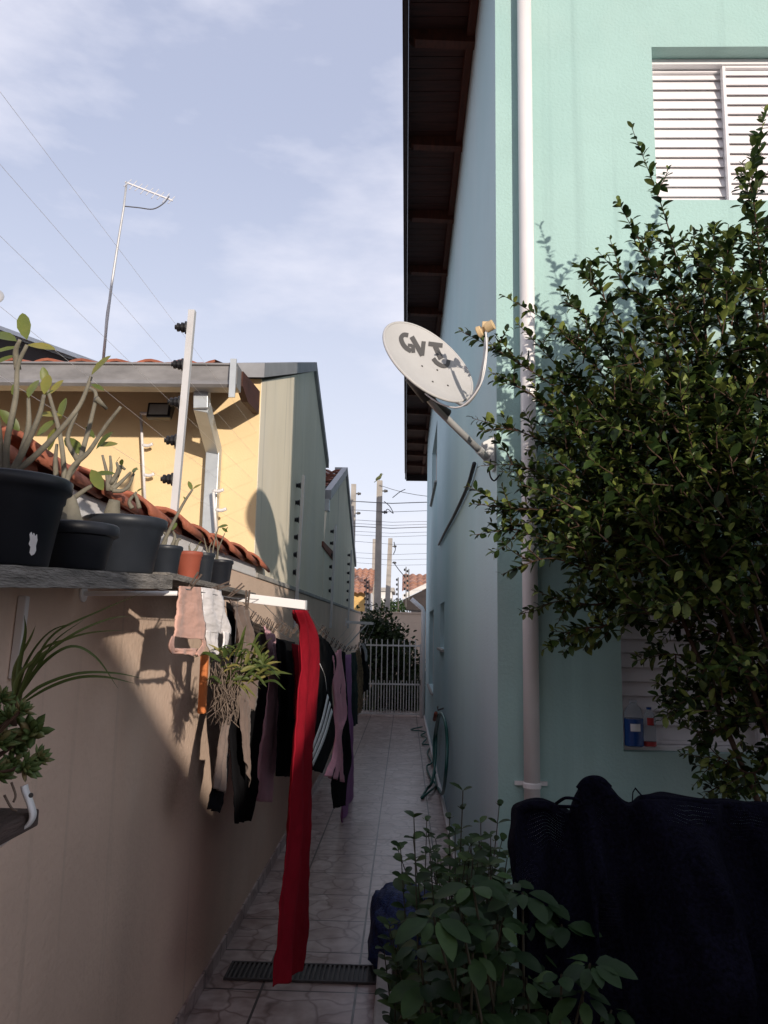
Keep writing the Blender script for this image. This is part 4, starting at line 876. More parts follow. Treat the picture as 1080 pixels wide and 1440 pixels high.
# orange clay plank with an orchid mounted on it
ob_ = SP(285, 1005, .82)
m = MB(); q0, q1 = SP(277, 1004, .82), atY(292, 920, SP(277, 1004, .82).y)
m.box((q0.x, q0.y, q0.z), (q1.x, q0.y + .03, q1.z)); m.build('clay_slab', 'orange_clay', bevel=.006, label='upright orange clay slab hanging against the wall under the white panties', cat='slab')
oc = atY(335, 950, 2.6)
t = thing('mounted_orchid', 'yellow green orchid with a mat of dry roots hanging in front of the tights', 'plant', atY(325, 1020, 2.6))
m = MB()
for k in range(80):
    b_ = atY(random.uniform(308, 372), random.uniform(915, 965), 2.6 + random.uniform(-.07, .07)); an = random.gauss(.3, 1.1); ln = random.uniform(.045, .125)
    d = V(math.sin(an)*1.0, random.uniform(-.5, .5), math.cos(an)*.55).normalized()
    mid = b_ + d*ln*.55; end = b_ + d*ln + V(0, 0, -ln*random.uniform(.05, .45)); m.ribbon(smooth_path([b_, mid, end], 5), random.uniform(.009, .017), V(-.2, -.7, .7) + rv(.4))
m.build('foliage', 'leaf_orchid', t, smooth=True)
m = MB()
for k in range(110):
    b_ = atY(random.uniform(296, 345), random.uniform(930, 965), 2.6 + random.uniform(-.05, .05)); p = [b_]
    tgt = atY(random.uniform(290, 325) + random.uniform(0, 14), random.uniform(975, 1026), 2.6 + random.uniform(-.05, .05))
    for j in (1, 2, 3): p.append(b_.lerp(tgt, j/3) + rv(.012))
    m.tube(smooth_path(p, 4), .0016, 4)
m.build('roots', 'roots', t, smooth=True)
m = MB()
for k in range(9):
    b_ = atY(random.uniform(318, 340), 958, 2.6); e_ = atY(random.uniform(322, 385), random.uniform(905, 965), 2.6 + random.uniform(-.05, .05)); m.tube(smooth_path([b_, b_.lerp(e_, .5) + rv(.012), e_], 4), [.0045]*9, 6)
m.build('canes', 'leaf_orchid', t, smooth=True)
m = MB(); m.tube([atY(328, 945, 2.6), V(atY(332, 900, 2.6).x, 2.6, wz(2.6))], .0009, 5); m.build('hanger', 'cable', t)
# ------------------------------------------------------------------ drain
t = thing('drain_grate', 'long slotted drain grate across the tiles below the red cloth', 'drain', V(-.48, 3.84, .004))
da, db = atZ(328, 1360, .006), atZ(541, 1378, .006); y0, y1 = atZ(440, 1381, .006).y, atZ(440, 1356, .006).y
m = MB(); m.box((-.86, y0, .002), (-.115, y0 + .012, .012)); m.box((-.86, y1 - .012, .002), (-.115, y1, .012)); m.box((-.86, y0 + .012, .002), (-.848, y1 - .012, .012)); m.box((-.127, y0 + .012, .002), (-.115, y1 - .012, .012)); m.build('frame', 'grate', t)
m = MB(); x = -.842
while x < -.132: m.box((x, y0 + .012, .003), (x + .011, y1 - .012, .011)); x += .024
m.build('bars', 'iron_dark', t)
m = MB(); m.box((-.848, y0 + .012, .001), (-.127, y1 - .012, .0025)); m.build('trough', 'rubber_black', t)
# ------------------------------------------------------------------ bottles in the lower window
def bottle(px0, px1, pyt, pyb, mats, label):
    c = atY((px0 + px1)/2, pyb, HY + .012); r = (px1 - px0)/2*c.y/F; hh = atY((px0 + px1)/2, pyt, HY + .012).z - w2b.z; c.z = w2b.z + .0235; hh -= .0235
    c.y = HY + .004
    t = thing('bottle', label, 'bottle', c)
    m = MB(); m.lathe(c, [(r*.9, 0), (r, .006), (r, hh*.55), (r*.97, hh*.6), (r, hh*.66), (r*.8, hh*.82), (r*.35, hh*.92), (r*.33, hh*.95)], 24, cap=True); m.build('body', mats[0], t, smooth=True)
    m = MB(); m.lathe(c + V(0, 0, hh*.94), [(r*.4, 0), (r*.4, hh*.06)], 16); m.build('cap', mats[1], t)
    m = MB(); m.lathe(c, [(r*1.012, hh*.02), (r*1.012, hh*mats[4])], 24, cap=False); m.build('liquid' if mats[2] == 'bottle_blue' else 'base_band', mats[2], t)
    a_ = math.radians(-100); m = MB(); vs = []
    for k in range(5):
        th_ = math.radians(-125 + 15*k)
        for f in (mats[5], mats[6]): vs.append(c + V(math.cos(th_)*r*1.03, math.sin(th_)*r*1.03, hh*f))
    m.add(vs, [(2*k, 2*k+1, 2*k+3, 2*k+2) for k in range(4)]); m.build('label', mats[3], t, solid=.001)
bottle(879, 904, 984, 1055, ('clear_plastic', 'clear_plastic', 'bottle_blue', 'label_white', .60, .34, .50), 'large clear bottle with blue liquid on the lower window sill')
bottle(905, 922, 994, 1055, ('clear_plastic', 'bottle_blue', 'label_red', 'label_red', .13, .55, .74), 'small clear bottle with red base beside the blue bottle')
# ------------------------------------------------------------------ big bush on the right
t = thing('bush', 'large small-leaved green bush growing in front of the mint wall', 'bush', V(1.75, 2.8, .1))
lf = MB(); br = MB()
def shoot(pts, r0, leafstep, l0, l1, rng=random, dens=1.0, side=0):
    P_ = smooth_path(pts, 6); n = len(P_); br.tube(P_, [max(.0012, r0*(1 - .85*i/(n-1))) for i in range(n)], 5, cap=False)
    acc = 0; ph = rng.uniform(0, 6.28); bright = 0
    for i in range(1, n):
        seg = P_[i] - P_[i-1]; d = seg.normalized(); acc += seg.length
        while acc > leafstep:
            acc -= leafstep
            if rng.random() > dens: continue
            f = i/n; ln = (l0*(1 - f) + l1*f)*rng.uniform(.55, 1.4)
            if f > .8: ln *= 1.25 - 1.1*(f - .8)*3.0
            ph += 1.57 + rng.uniform(-.4, .4)
            u = d.orthogonal().normalized(); w_ = d.cross(u)
            for sg in (0, math.pi):
                o_ = u*math.cos(ph + sg) + w_*math.sin(ph + sg)
                dd = (o_*.85 + d*.65 + V(0, 0, .22)).normalized()
                lf.leaf(P_[i] - seg*rng.random(), dd + rv(.25), V(rng.uniform(-.6, .6), rng.uniform(-.7, .3), 1), ln, ln*rng.uniform(.48, .66), rng.uniform(.2, .5), rng.uniform(-.05, .5))
BY = 3.0
def B(px, py, dy=0): return atY(px, py, BY + dy)
main = [[(1010, 640), (980, 500), (940, 320), (888, 178)], [(1090, 620), (1062, 420), (1060, 280), (1076, 150)], [(1080, 560), (1070, 380), (1058, 260), (1058, 196)],
        [(1000, 600), (960, 470), (910, 360), (868, 282)], [(980, 620), (930, 480), (880, 400), (840, 352)], [(970, 640), (900, 510), (850, 420), (812, 372)], [(950, 650), (880, 540), (830, 460), (796, 408)],
        [(930, 640), (850, 530), (780, 460), (705, 414)], [(920, 660), (840, 570), (780, 510), (728, 455)], [(900, 660), (800, 560), (720, 505), (645, 464)], [(900, 680), (800, 600), (740, 550), (692, 535)],
        [(880, 690), (800, 640), (740, 610), (664, 588)], [(870, 700), (790, 680), (730, 655), (676, 655)], [(880, 740), (800, 720), (730, 715), (660, 708)], [(870, 760), (800, 760), (730, 745), (668, 752)],
        [(900, 800), (830, 800), (770, 785), (705, 808)], [(910, 830), (840, 850), (790, 845), (735, 860)], [(920, 850), (850, 880), (810, 885), (762, 915)], [(1000, 560), (990, 420), (1000, 350), (1008, 312)],
        [(1060, 880), (1000, 940), (950, 920), (890, 930)], [(1080, 900), (1010, 970), (960, 985), (925, 960)], [(1110, 920), (1050, 1000), (990, 1030), (940, 1010)], [(1120, 960), (1070, 1080), (1020, 1070), (988, 1040)], [(1110, 1000), (1060, 1090), (1020, 1110), (985, 1095)],
        [(1060, 640), (1020, 480), (985, 380), (955, 330)], [(1040, 640), (1040, 480), (1025, 390), (1035, 330)], [(1130, 600), (1120, 450), (1110, 330), (1120, 240)], [(1170, 640), (1180, 480), (1190, 380), (1200, 300)], [(980, 760), (930, 700), (860, 690), (800, 640)], [(1080, 1000), (1020, 900), (960, 880), (880, 840)]]
root0 = V(1.75, 2.8, .1)
for i, s_ in enumerate(main):
    dys = random.uniform(.05, .28) if s_[-1][0] < 800 and s_[-1][1] < 600 else random.uniform(-.28, .18)
    pts = [B(x, y, dys*(1 - .5*k/3)) for k, (x, y) in enumerate(s_)]
    shoot(pts, .006, .019, .047, .037)
    # side twigs
    P_ = smooth_path(pts, 6)
    for k in range(11):
        q = P_[random.randint(2, len(P_) - 5)]; d = (P_[-1] - P_[0]).normalized(); e_ = q + (d*.6 + rv(.8)).normalized()*random.uniform(.07, .17)
        e_.y = min(e_.y, HY - .05); shoot([q, q.lerp(e_, .5) + rv(.01), e_], .003, .019, .042, .030)
# limbs from the root into the crown
for (x, y, dy) in [(1000, 640, -.1), (1090, 620, .05), (930, 660, 0), (900, 720, .1), (1060, 850, -.2), (1180, 650, 0), (980, 760, -.1), (1100, 1000, -.15)]:
    e_ = B(x, y, dy); br.tube(smooth_path([root0 + V(random.uniform(-.05, .05), random.uniform(-.05, .05), 0), root0.lerp(e_, .5) + rv(.08), e_], 6), [.016 - .01*i/12 for i in range(13)], 6, cap=False)
# inner crown
def inside(px, py):
    edge = 735 + max(0, (620 - py))*0.68 + (max(0, 470 - py))*.35 + max(0, py - 770)*1.25
    return px > edge + 55
n_in = 0
while n_in < 1050:
    px, py = random.uniform(680, 1260), random.uniform(330, 1110)
    if not inside(px, py): continue
    if px < 1040 and py > 880 and random.random() < .93: continue
    if py < 560 and random.random() < .55: continue
    n_in += 1
    dy = random.uniform(-.36, .32); q = B(px, py, dy); out_d = (q - V(1.25, 2.9, 1.7)).normalized(); e_ = q + (out_d*.5 + V(-.25, -.1, .3) + rv(.75)).normalized()*random.uniform(.10, .22); e_.y = min(e_.y, HY - .06)
    shoot([q, q.lerp(e_, .5) + rv(.015), e_], .003, .020, .050, .036)
for k_ in range(480):
    q = B(random.uniform(965, 1250), random.uniform(700, 1030), random.uniform(-.3, .3)) if k_ < 170 else B(max(820, random.gauss(985, 105)), min(840, random.gauss(690, 95)), random.uniform(-.15, .3)); e_ = q + (V(-.3, -.2, .2) + rv(.8)).normalized()*random.uniform(.1, .2); e_.y = min(e_.y, HY - .06)
    shoot([q, q.lerp(e_, .5) + rv(.015), e_], .003, .020, .048, .034)
br.build('branches', 'bark_red', t, smooth=True); lf.build('foliage', 'leaf_bush', t, smooth=True)
# ------------------------------------------------------------------ black shade net heap
prof_px = [(715, 1200), (719, 1158), (730, 1138), (760, 1131), (785, 1136), (806, 1148), (814, 1120), (820, 1100), (838, 1096), (856, 1108), (868, 1122), (884, 1131), (905, 1122), (960, 1126), (1010, 1130), (1080, 1134), (1180, 1138), (1300, 1150)]
NYY = 1.95
t = thing('shade_net', 'heap of black woven shade net draped in the lower right corner', 'net', V(.8, 2.0, .1))
top = epath([(a, b) for a, b in prof_px], 110); m = MB(); nv = 60; m.uv = []
for j in range(nv + 1):
    v = j/nv
    for i, q in enumerate(top):
        P0 = atY(q.x, q.y, NYY); f = max(0, (v - .10)/.90)
        back = max(0, .10 - v)/.10
        z = P0.z*(1 - f) + .12*f - back*.05 ; yv = NYY - .10*math.sin(min(1, v*3)*math.pi/2) - .16*f + back*.30
        s_ = i/110
        wv = .05*math.sin(s_*23 + 5*noise.noise(V(s_*5, v*2.5, 1))) * (.3 + f) + .11*noise.noise(V(s_*7, v*4, 2)) + .045*noise.noise(V(s_*20, v*10, 4)) + .06*abs(noise.noise(V(s_*11 + v*4, v*3, 8)))
        x = P0.x + .03*f*(1 - s_)
        if back > 0: x *= yv/NYY
        m.v.append(V(x + .01*noise.noise(V(s_*20, v*12, 7)), yv + wv, max(.102, z + .012*noise.noise(V(s_*25, v*10, 9))*(1 if v > .1 else 0))))
        m.uv.append((s_*1.3, v*1.1))
m.f = [(j*111 + i, j*111 + i + 1, (j+1)*111 + i + 1, (j+1)*111 + i) for j in range(nv) for i in range(110)]
m.build('netting', 'net_black', t, smooth=True)
# rolled top edge and fold
for pts, r_ in (([(728, 1142), (745, 1133), (765, 1133), (784, 1139)], .012), ([(816, 1112), (826, 1100), (842, 1099), (856, 1110)], .015), ([(900, 1124), (950, 1126), (1010, 1131), (1085, 1135), (1180, 1139)], .010)):
    m = MB(); P_ = smooth_path([atY(x, y, NYY + .02) for x, y in pts], 8); m.tube(P_, [r_*(.7 + .5*abs(noise.noise(p*14))) for p in P_], 9); m.build('rolled_edge', 'net_black', t, smooth=True)
m = MB(); m.tube(smooth_path([atY(782, 1130, NYY), atY(796, 1122, NYY - .02), atY(815, 1126, NYY), atY(812, 1134, NYY), atY(786, 1134, NYY)], 5), .004, 6); m.build('loose_loop', 'net_black', t, smooth=True)
m = MB(); m.tube([atY(905, 1122, NYY), atY(893, 1108, NYY + .02)], .002, 5); m.tube([atY(889, 1128, NYY), atY(890, 1114, NYY + .01), atY(893, 1109, NYY)], .0015, 5); m.build('loose_thread', 'net_black', t)
m = MB(); m.box((.46, NYY + .14, .1), (1.7, NYY + .32, atY(800, 1165, NYY).z - .05)); m.build('crate_inside', 'dark_wood', t, bevel=.02)
# ------------------------------------------------------------------ foreground plants
t = thing('broad_leaf_shrub', 'broad leaved shrub with drooping leaves beside the black net', 'shrub', V(.22, 1.75, .1))
lf = MB(); br = MB(); root0 = V(.24, 1.8, .1)
clus = [(690, 1232), (665, 1245), (715, 1240), (640, 1275), (690, 1262), (735, 1255), (765, 1270), (650, 1300), (700, 1300), (745, 1295), (790, 1300), (665, 1340), (710, 1335), (760, 1335), (800, 1330), (640, 1375), (690, 1380), (740, 1375), (790, 1370), (830, 1355), (620, 1420), (670, 1425), (720, 1420), (770, 1420), (820, 1400), (590, 1330), (610, 1290), (860, 1420), (600, 1380)]
for px, py in clus:
    c = atY(px, py, 1.7 + random.uniform(-.12, .18)); br.tube(smooth_path([root0 + rv(.04)*.5, root0.lerp(c, .6) + rv(.05), c], 5), [.006 - .0035*i/10 for i in range(11)], 5, cap=False)
    n = random.randint(6, 9); a0 = random.uniform(0, 6.28)
    for k in range(n):
        an = a0 + k*6.28/n + random.uniform(-.3, .3); d = V(math.cos(an), math.sin(an)*.9 - .25, random.uniform(-.45, .15)); ln = random.uniform(.035, .076)
        lf.leaf(c + d*.012, d, V(rv(.25).x, -.35, 1), ln, ln*.58, .22, random.uniform(.15, .45))
br.build('stems', 'stem_dark', t, smooth=True); lf.build('foliage', 'leaf_big', t, smooth=True)
t = thing('leafy_seedlings', 'small leaved plant with upright stems at the edge of the bed', 'plant', V(.12, 2.6, .1))
lf = MB(); br = MB()
for i, (px, py, bx) in enumerate([(651, 1112, 660), (702, 1134, 690), (563, 1190, 610), (560, 1196, 640), (600, 1155, 620), (640, 1170, 640), (676, 1158, 680), (582, 1150, 640), (620, 1210, 620), (660, 1190, 650), (540, 1335, 575), (690, 1175, 700), (560, 1300, 600), (600, 1290, 610), (640, 1230, 640), (672, 1205, 670), (615, 1330, 615), (575, 1360, 590), (632, 1152, 640)] + [(random.uniform(545, 715), random.uniform(1175, 1330), random.uniform(580, 700)) for _ in range(40)] + [(random.uniform(600, 720), random.uniform(1165, 1300), random.uniform(600, 710)) for _ in range(24)]):
    if px < 610 and 1200 < py < 1300: continue
    yy = 2.4 + random.uniform(-.25, .4); tp = atY(px, py, yy); b_ = V(atY(bx, 1400, yy).x + random.uniform(-.03, .03), yy + random.uniform(-.1, .1), .1)
    P_ = smooth_path([b_, b_.lerp(tp, .5) + rv(.04), tp], 10); br.tube(P_, [.004 - .0025*k/(len(P_)-1) for k in range(len(P_))], 5, cap=False)
    ph = random.uniform(0, 6)
    for k in range(6, len(P_)):
        d = (P_[k] - P_[k-1]).normalized(); ph += 1.57
        for sg in (0, math.pi):
            o_ = V(math.cos(ph + sg), math.sin(ph + sg), .3); ln = random.uniform(.040, .068)*(1 if k < len(P_) - 3 else .7)
            lf.leaf(P_[k], o_ + d*.3, V(0, -.3, 1) + rv(.3), ln, ln*.58, .3, random.uniform(.1, .35))
br.build('stems', 'stem_dark', t, smooth=True); lf.build('foliage', 'leaf_small', t, smooth=True)
# thin dry sticks standing in the bed
t = thing('dry_sticks', 'thin dry sticks standing in the dark bed near the kerb', 'sticks', V(.0, 2.4, .1))
for i in range(9):
    m = MB(); x = random.uniform(-.02, .12); y = random.uniform(2.1, 2.9); m.tube([V(x, y, .1), V(x + random.uniform(-.02, .03), y, random.uniform(.4, .62))], .003, 5); m.build('stick', 'bark', t)
# blue net bundle on the kerb
m = MB(); c = V(.03, 4.25, .17); nn, mm = 40, 26
for j in range(mm + 1):
    th_ = math.pi*j/mm
    for i in range(nn):
        ph = 2*math.pi*i/nn; d = V(math.sin(th_)*math.cos(ph), math.sin(th_)*math.sin(ph), math.cos(th_))
        sgn = lambda v, p: math.copysign(abs(v)**p, v)
        q = V(sgn(d.x, .6)*.19, sgn(d.y, .6)*.22, sgn(d.z, .7)*.20)
        k_ = 1 + .16*noise.noise(d*2.4) + .07*noise.noise(d*7) + .03*noise.noise(d*19); q *= k_; p = c + q; p.z = max(.012, p.z); m.v.append(p)
m.f = [(j*nn + i, j*nn + (i+1) % nn, (j+1)*nn + (i+1) % nn, (j+1)*nn + i) for j in range(mm) for i in range(nn)]
m.build('net_bundle', 'net_blue', smooth=True, label='crumpled dark blue net bundle lying over the bed kerb', cat='net')
# ------------------------------------------------------------------ gate and what lies beyond
GY = 15.6
t = thing('passage_gate', 'low white barred gate closing the far end of the passage', 'gate', V(-.3, GY, 0))
g0_, g1_ = atY(508, 1003, GY), atY(592, 907, GY); zt, zm, zb = g1_.z, atY(550, 962, GY).z, .06; xl, xr = -.9, g1_.x
m = MB()
for z in (zt - .02, zm, zb): m.box((xl, GY - .015, z - .015), (xr, GY + .015, z + .015))
for x in (xl, xr): m.box((x - .02, GY - .02, .02), (x + .02, GY + .02, zt + .02))
m.build('frame', 'gate_white', t)
for k in range(1, 11):
    x = xl + (xr - xl)*k/11; m = MB(); m.box((x - .010, GY - .010, zb + .016), (x + .010, GY + .010, zt + .10)); m.build('bar', 'gate_white', t)
for k in range(11):
    x = xl + (xr - xl)*(k + .5)/11; m = MB(); m.box((x - .008, GY - .009, zb + .016), (x + .008, GY + .009, zm + .07)); m.build('short_bar', 'gate_white', t)
m = MB(); m.box((xr - .02, GY - .05, .62), (xr + .05, GY - .022, .72)); m.build('latch', 'iron_dark', t)
m = MB(); zs = atY(560, 863, 19).z; m.box((-7, 19, 0), (6, 19.15, zs)); m.box((-7, 18.98, zs + .003), (6, 19.17, zs + .04)); m.build('street_wall', 'beige', label='beige front wall across the passage beyond the gate', cat='wall')
t = thing('hedge_bush', 'dark leafy bush growing behind the white gate', 'bush', V(-.4, 17.3, 0)); lf = MB(); br = MB()
for k in range(120):
    px, py = random.uniform(512, 592), random.uniform(872, 1000)
    if py < 872 + max(0, px - 545)*1.6: continue
    c = atY(px, py, 17.3 + random.uniform(-.5, .5)); br.tube([V(-.4 + random.uniform(-.2, .3), 17.3, 0), c], .012, 5)
    for j in range(80):
        p = c + V(random.gauss(0, .16), random.gauss(0, .16), random.gauss(0, .15)); p.z = max(.05, p.z); d = rv(1); d.z += .3; lf.leaf(p, d, V(0, 0, 1) + rv(.5), random.uniform(.07, .13), .06, .3, .2)
for px, py in ((516, 872), (530, 862), (545, 866), (562, 890), (575, 905), (538, 858), (522, 866), (555, 880)):
    c = atY(px, py, 17.3)
    for j in range(16): d = rv(1); d.z += .5; lf.leaf(c + rv(.09), d, V(0, 0, 1) + rv(.5), random.uniform(.07, .12), .05, .3, .2)
br.build('branches', 'bark', t); lf.build('foliage', 'leaf_hedge', t, smooth=True)
# utility poles
def upole(px, pyt, y, wd, label, lean=0, group='concrete utility poles'):
    tp = atY(px, pyt, y); t = thing('utility_pole', label, 'utility pole', V(tp.x - lean, y, 0), group)
    m = MB(); w0, w1_ = wd*1.35, wd
    vs = []
    for (x, z, ww) in ((tp.x - lean, 0, w0), (tp.x, tp.z, w1_)): vs += [V(x - ww/2, y - ww*.4, z), V(x + ww/2, y - ww*.4, z), V(x + ww/2, y + ww*.4, z), V(x - ww/2, y + ww*.4, z)]
    m.add(vs, [(0, 1, 5, 4), (1, 2, 6, 5), (2, 3, 7, 6), (3, 0, 4, 7), (4, 5, 6, 7), (3, 2, 1, 0)]); m.build('shaft', 'pole_concrete', t)
    for k in range(2):
        z = tp.z - .30 - .62*k; m = MB(); m.lathe(V(tp.x + wd*.5, y, z), [(.02, 0), (.02, .05), (.05, .06), (.05, .09), (.03, .11), (.045, .13), (.02, .16)], 10, (1, 0, 0)); m.build('insulator', 'iron_dark', t)
    return tp
tp = upole(534, 676, 22, .16, 'tall pale concrete utility pole with a bird on its top')
upole(497.5, 681, 24, .15, 'dark utility pole close behind the grey gabled house')
upole(527, 758, 33, .17, 'shorter utility pole just left of the pole with the bird')
upole(549, 757, 29, .16, 'slightly leaning utility pole right of the pole with the bird', .14)
# bird on the tall pole
t0 = thing('bird', 'small olive green bird perched on top of the tall concrete pole', 'bird', tp)
m = MB(); z0 = tp.z
bp_ = [V(tp.x - .16, 22, z0 - .05), V(tp.x - .10, 22, z0 + .0), V(tp.x - .04, 22, z0 + .06), V(tp.x - .0, 22, z0 + .11), V(tp.x + .025, 22, z0 + .155), V(tp.x + .04, 22, z0 + .185), V(tp.x + .06, 22, z0 + .20), V(tp.x + .075, 22, z0 + .20)]
m.tube(smooth_path(bp_, 4), [.010 + 0*i for i in range(4)] + [.014, .018, .024, .03] + [.038, .044, .048, .05] + [.048, .044, .040, .036] + [.035, .036, .037, .037] + [.036, .034, .03, .026] + [.02, .014, .01, .006] + [.003], 10); m.build('body', 'bird_green', t0, smooth=True)
m = MB(); m.tube([V(tp.x + .072, 22, z0 + .198), V(tp.x + .10, 22, z0 + .188)], [.010, .002], 8); m.build('beak', 'beak', t0)
for sy in (-1, 1):
    m = MB(); m.leaf(V(tp.x + .01, 22 + sy*.045, z0 + .13), V(-.75, 0, -.6), V(0, sy, .2), .17, .06, .2, .05); m.build('wing', 'bird_green', t0, solid=.006)
    m = MB(); m.tube([V(tp.x - .01, 22 + sy*.02, z0 + .06), V(tp.x - .0, 22 + sy*.02, z0)], .006, 6); m.build('leg', 'beak', t0)
# street cables
cab = [(690, 693, .022), (705, 706, .035), (717, 718, .02), (731, 733, .016), (736, 737, .016), (740, 741, .03), (747, 748, .014), (752, 753, .014), (761, 765, .014), (777, 778, .012), (784, 786, .012), (791, 794, .012)]
cl = ['topmost', 'thick upper', 'third', 'fourth', 'fifth', 'thick middle', 'seventh', 'eighth', 'sagging ninth', 'tenth', 'second lowest', 'lowest']
for k, (ya, yb, wd) in enumerate(cab):
    yy = 21.85 + .02*k; a_, b_ = atY(500, ya, yy), atY(602, yb, yy); dd = (b_ - a_)
    if k == 0: a_ = tp + V(0, -.1, -.15); b_ = atY(602, 698, yy); dd = b_ - a_
    m = MB(); st_ = 0 if k == 0 else -5
    m.tube([a_ + dd*f + V(0, 0, -.05*math.sin(math.pi*max(0, min(1, f)))) for f in [st_ + (6 - st_)*j/24 for j in range(25)]], wd*.36, 5); m.build('street_cable', 'cable', label=f'{cl[k]} street cable counted from the top crossing behind the houses', cat='cable', group='street cables')
for pts, nm in (([(540, 705), (548, 712), (553, 722), (545, 716), (541, 722)], 'short looped cable end hanging beside the pole with the bird'), ([(554, 762), (556, 772), (553, 780)], 'small cable loop beside the leaning pole'), ([(552, 700), (562, 692), (570, 688)], 'loose thin wire running up beside the bird pole top'), ([(553, 790), (560, 800), (570, 812)], 'thin drop wire slanting down right of the leaning pole')):
    m = MB(); m.tube(smooth_path([atY(x, y, 21.8) for x, y in pts], 5), .012, 5); m.build('drop_wire', 'cable', label=nm, cat='cable', group='loose street wires')
# houses across the street
t = thing('street_house', 'far yellow house with striped clay roof beyond the bird pole', 'house', V(-3, 31, 0))
e0_, e1_ = atY(500, 835, 30), atY(524, 835, 30); r1_ = atY(520, 801, 33)
vv = V(0, -(r1_.y - 30), -(r1_.z - e0_.z)); ln = vv.length
m = MB(); tile_roof(m, (e0_.x - 4, r1_.y, r1_.z), (1, 0, 0), vv.normalized(), e1_.x - e0_.x + 4, ln, .24, .4, .07); m.build('roof', 'clay_pale', t)
m = MB(); m.box((e0_.x - 4, 30.5, 0), (atY(513, 850, 30.5).x, 33, e0_.z + .1)); m.build('wall', 'yellow_far', t)
m = MB(); m.box((atY(513, 850, 30.5).x + .004, 30.55, 0), (e1_.x - .1, 33, e0_.z + .1)); m.build('porch', 'white_far', t)
m = MB(); m.box((atY(513.5, 850, 30.5).x + .2, 30.51, 1.2), (e1_.x - .35, 30.546, 2.5)); m.build('window', 'lamp_glass', t)
t = thing('eaves_house', 'far house with red tiled roof and deep dark eaves beside the mint house', 'house', V(1.5, 26, 0))
a_, b_ = atY(566, 809, 27.5), atY(566, 832, 25.5); vv = b_ - a_; vv.x = 0
m = MB(); tile_roof(m, a_, (1, 0, 0), vv.normalized(), 5, vv.length, .24, .4, .07); m.build('roof', 'clay_pale', t)
f0, f1 = atY(567, 850, 25.2), atY(600, 822, 25.2)
m = MB(); m.prism([atY(566, 836, 25.2), atY(610, 815, 25.2), atY(610, 822, 25.2), atY(566, 843, 25.2)], (0, .06, 0)); m.build('barge_board', 'white_far', t)
m = MB(); m.prism([atY(566.5, 843.5, 25.27), atY(610, 822.5, 25.27), atY(640, 860, 25.27), atY(572, 857, 25.27)], (0, 1.5, 0)); m.build('gable', 'fascia_dark', t)
m = MB(); m.box((b_.x + .3, 26, 0), (b_.x + 5, 29, 2.5)); m.build('wall', 'white_far', t)
t = thing('pale_block', 'small pale building far behind the poles', 'building', atY(543, 860, 60))
m = MB(); q0, q1 = atY(529, 864, 60), atY(551, 832, 60); m.box((q0.x, 60, 0), (q1.x, 66, q1.z)); m.build('walls', 'white_far', t)
m = MB(); m.box((q0.x - .2, 59.8, q1.z + .005), (q1.x + .2, 66.2, q1.z + .3)); m.build('roof', 'concrete', t)
for k in range(3):
    m = MB(); x = q0.x + .25 + .38*k; m.box((x, 59.95, q1.z - 1.1), (x + .2, 59.995, q1.z - .5)); m.build('window', 'lamp_glass', t)
def ftree(px, py, y, rad, label):
    c = atY(px, py, y); t = thing('far_tree', label, 'tree', V(c.x, y, 0), 'small trees beyond the street'); lf = MB(); br = MB()
    br.tube([V(c.x, y, 0), V(c.x, y, c.z)], [.12, .05], 7)
    for k in range(6): br.tube([V(c.x, y, c.z*.6), c + rv(rad*.6)], [.05, .02], 5)
    for k in range(420):
        d = rv(1).normalized(); p = c + V(d.x*rad*1.3, d.y*rad, d.z*rad*.8)*random.random()**.4*(1 + .3*noise.noise(d*3)); lf.leaf(p, rv(1), V(0, 0, 1) + rv(.6), rad*.22, rad*.13, .3, .2)
    br.build('trunk', 'bark', t); lf.build('crown', 'leaf_small', t)
ftree(540, 854, 40, .55, 'small round tree right of the bird pole'); ftree(556, 856, 46, .7, 'small tree between the leaning pole and the eaved house'); ftree(562, 853, 70, .9, 'farthest tree by the eaved house')
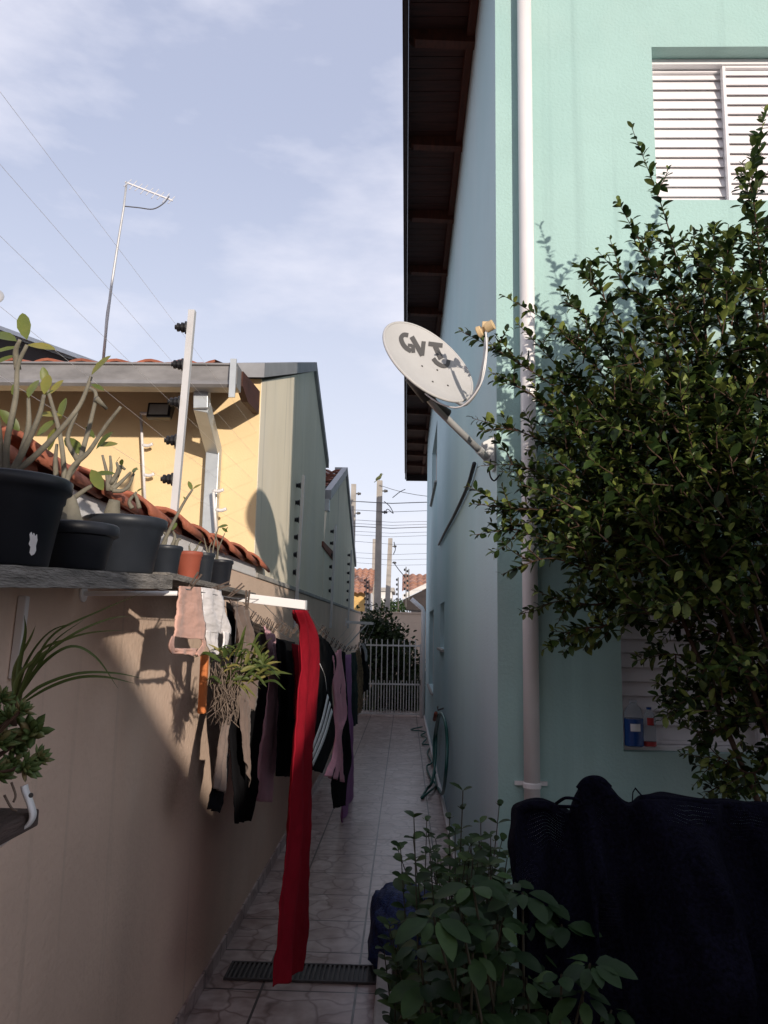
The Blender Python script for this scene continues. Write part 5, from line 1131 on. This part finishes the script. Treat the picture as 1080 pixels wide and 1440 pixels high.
# spiked fence antennas on the far roofs
for px, y0_, y1_, lb in ((571, 797, 850, 'thin far fence mast in front of the eaved house'), (575, 800, 840, 'second thin mast right beside the far fence mast'), (560, 812, 852, 'slim distant mast between leaning pole and eaved house'), (515, 812, 862, 'thin fence mast before the yellow street house'), (519, 815, 862, 'thin fence mast at the white porch of the street house')):
    t = thing('fence_mast', lb, 'fence post', atY(px, y1_, 24.5)); m = MB(); m.beam(atY(px, y1_ + 4, 24.5), atY(px, y0_, 24.5), .03, .03, (0, 1, 0)); m.build('mast', 'iron_dark', t)
    for k in range(5):
        m = MB(); p = atY(px, y0_ + (y1_ - y0_)*(.08 + .17*k), 24.5); m.lathe(p + V(-.02, 0, 0), [(.04, 0), (.04, .03), (.025, .05)], 8, (-1, 0, 0)); m.build('insulator', 'insulator', t)
# ------------------------------------------------------------------ added occluders behind the viewpoint, shaped to shade the yard
def shade_wall(name, pts, label, mt, y=-3.5):
    t = thing(name, label, 'wall', V(sum(p[0] for p in pts)/len(pts), y, 0)); m = MB(); m.prism([(a, y, b) for a, b in pts], (0, -.12, 0)); m.build('wall', mt, t)
    m = MB()
    for a, b in zip(pts, pts[1:]):
        if min(a[1], b[1]) > .5: m.beam(V(a[0], y - .06, a[1] + .012), V(b[0], y - .06, b[1] + .012), .16, .02)
    m.build('coping', 'concrete', t)
shade_wall('left_shade_wall', [(-2.4, 0), (-2.4, 5.4), (2.0, 3.05), (2.46, 2.745), (2.85, 2.5), (2.85, 0)], 'unseen sloped wall added behind the yard for its shadow', 'beige')  # unseen, top edge cut to throw the slanting shade on the boundary wall
shade_wall('right_shade_wall', [(2.87, 0), (2.87, 2.55), (3.95, 3.6), (5.2, 3.9), (9, 3.9), (9, 0)], 'unseen rising wall added behind the yard for shade on the right', 'grey_plaster')  # unseen, profile rises to keep sun off the lower mint wall
t = thing('shade_slab', 'unseen high slab added behind the viewpoint to darken the yard', 'roof', V(0, -2, 5.5))  # unseen slab and posts, added to block skylight over the foreground
m = MB(); m.box((-3.2, -3.4, 6.9), (5.2, -.1, 7.05)); m.build('slab', 'concrete', t)
for x in (-3.0, 5.0): m = MB(); m.box((x - .08, -.5, 0), (x + .08, -.34, 6.898)); m.build('post', 'concrete', t)
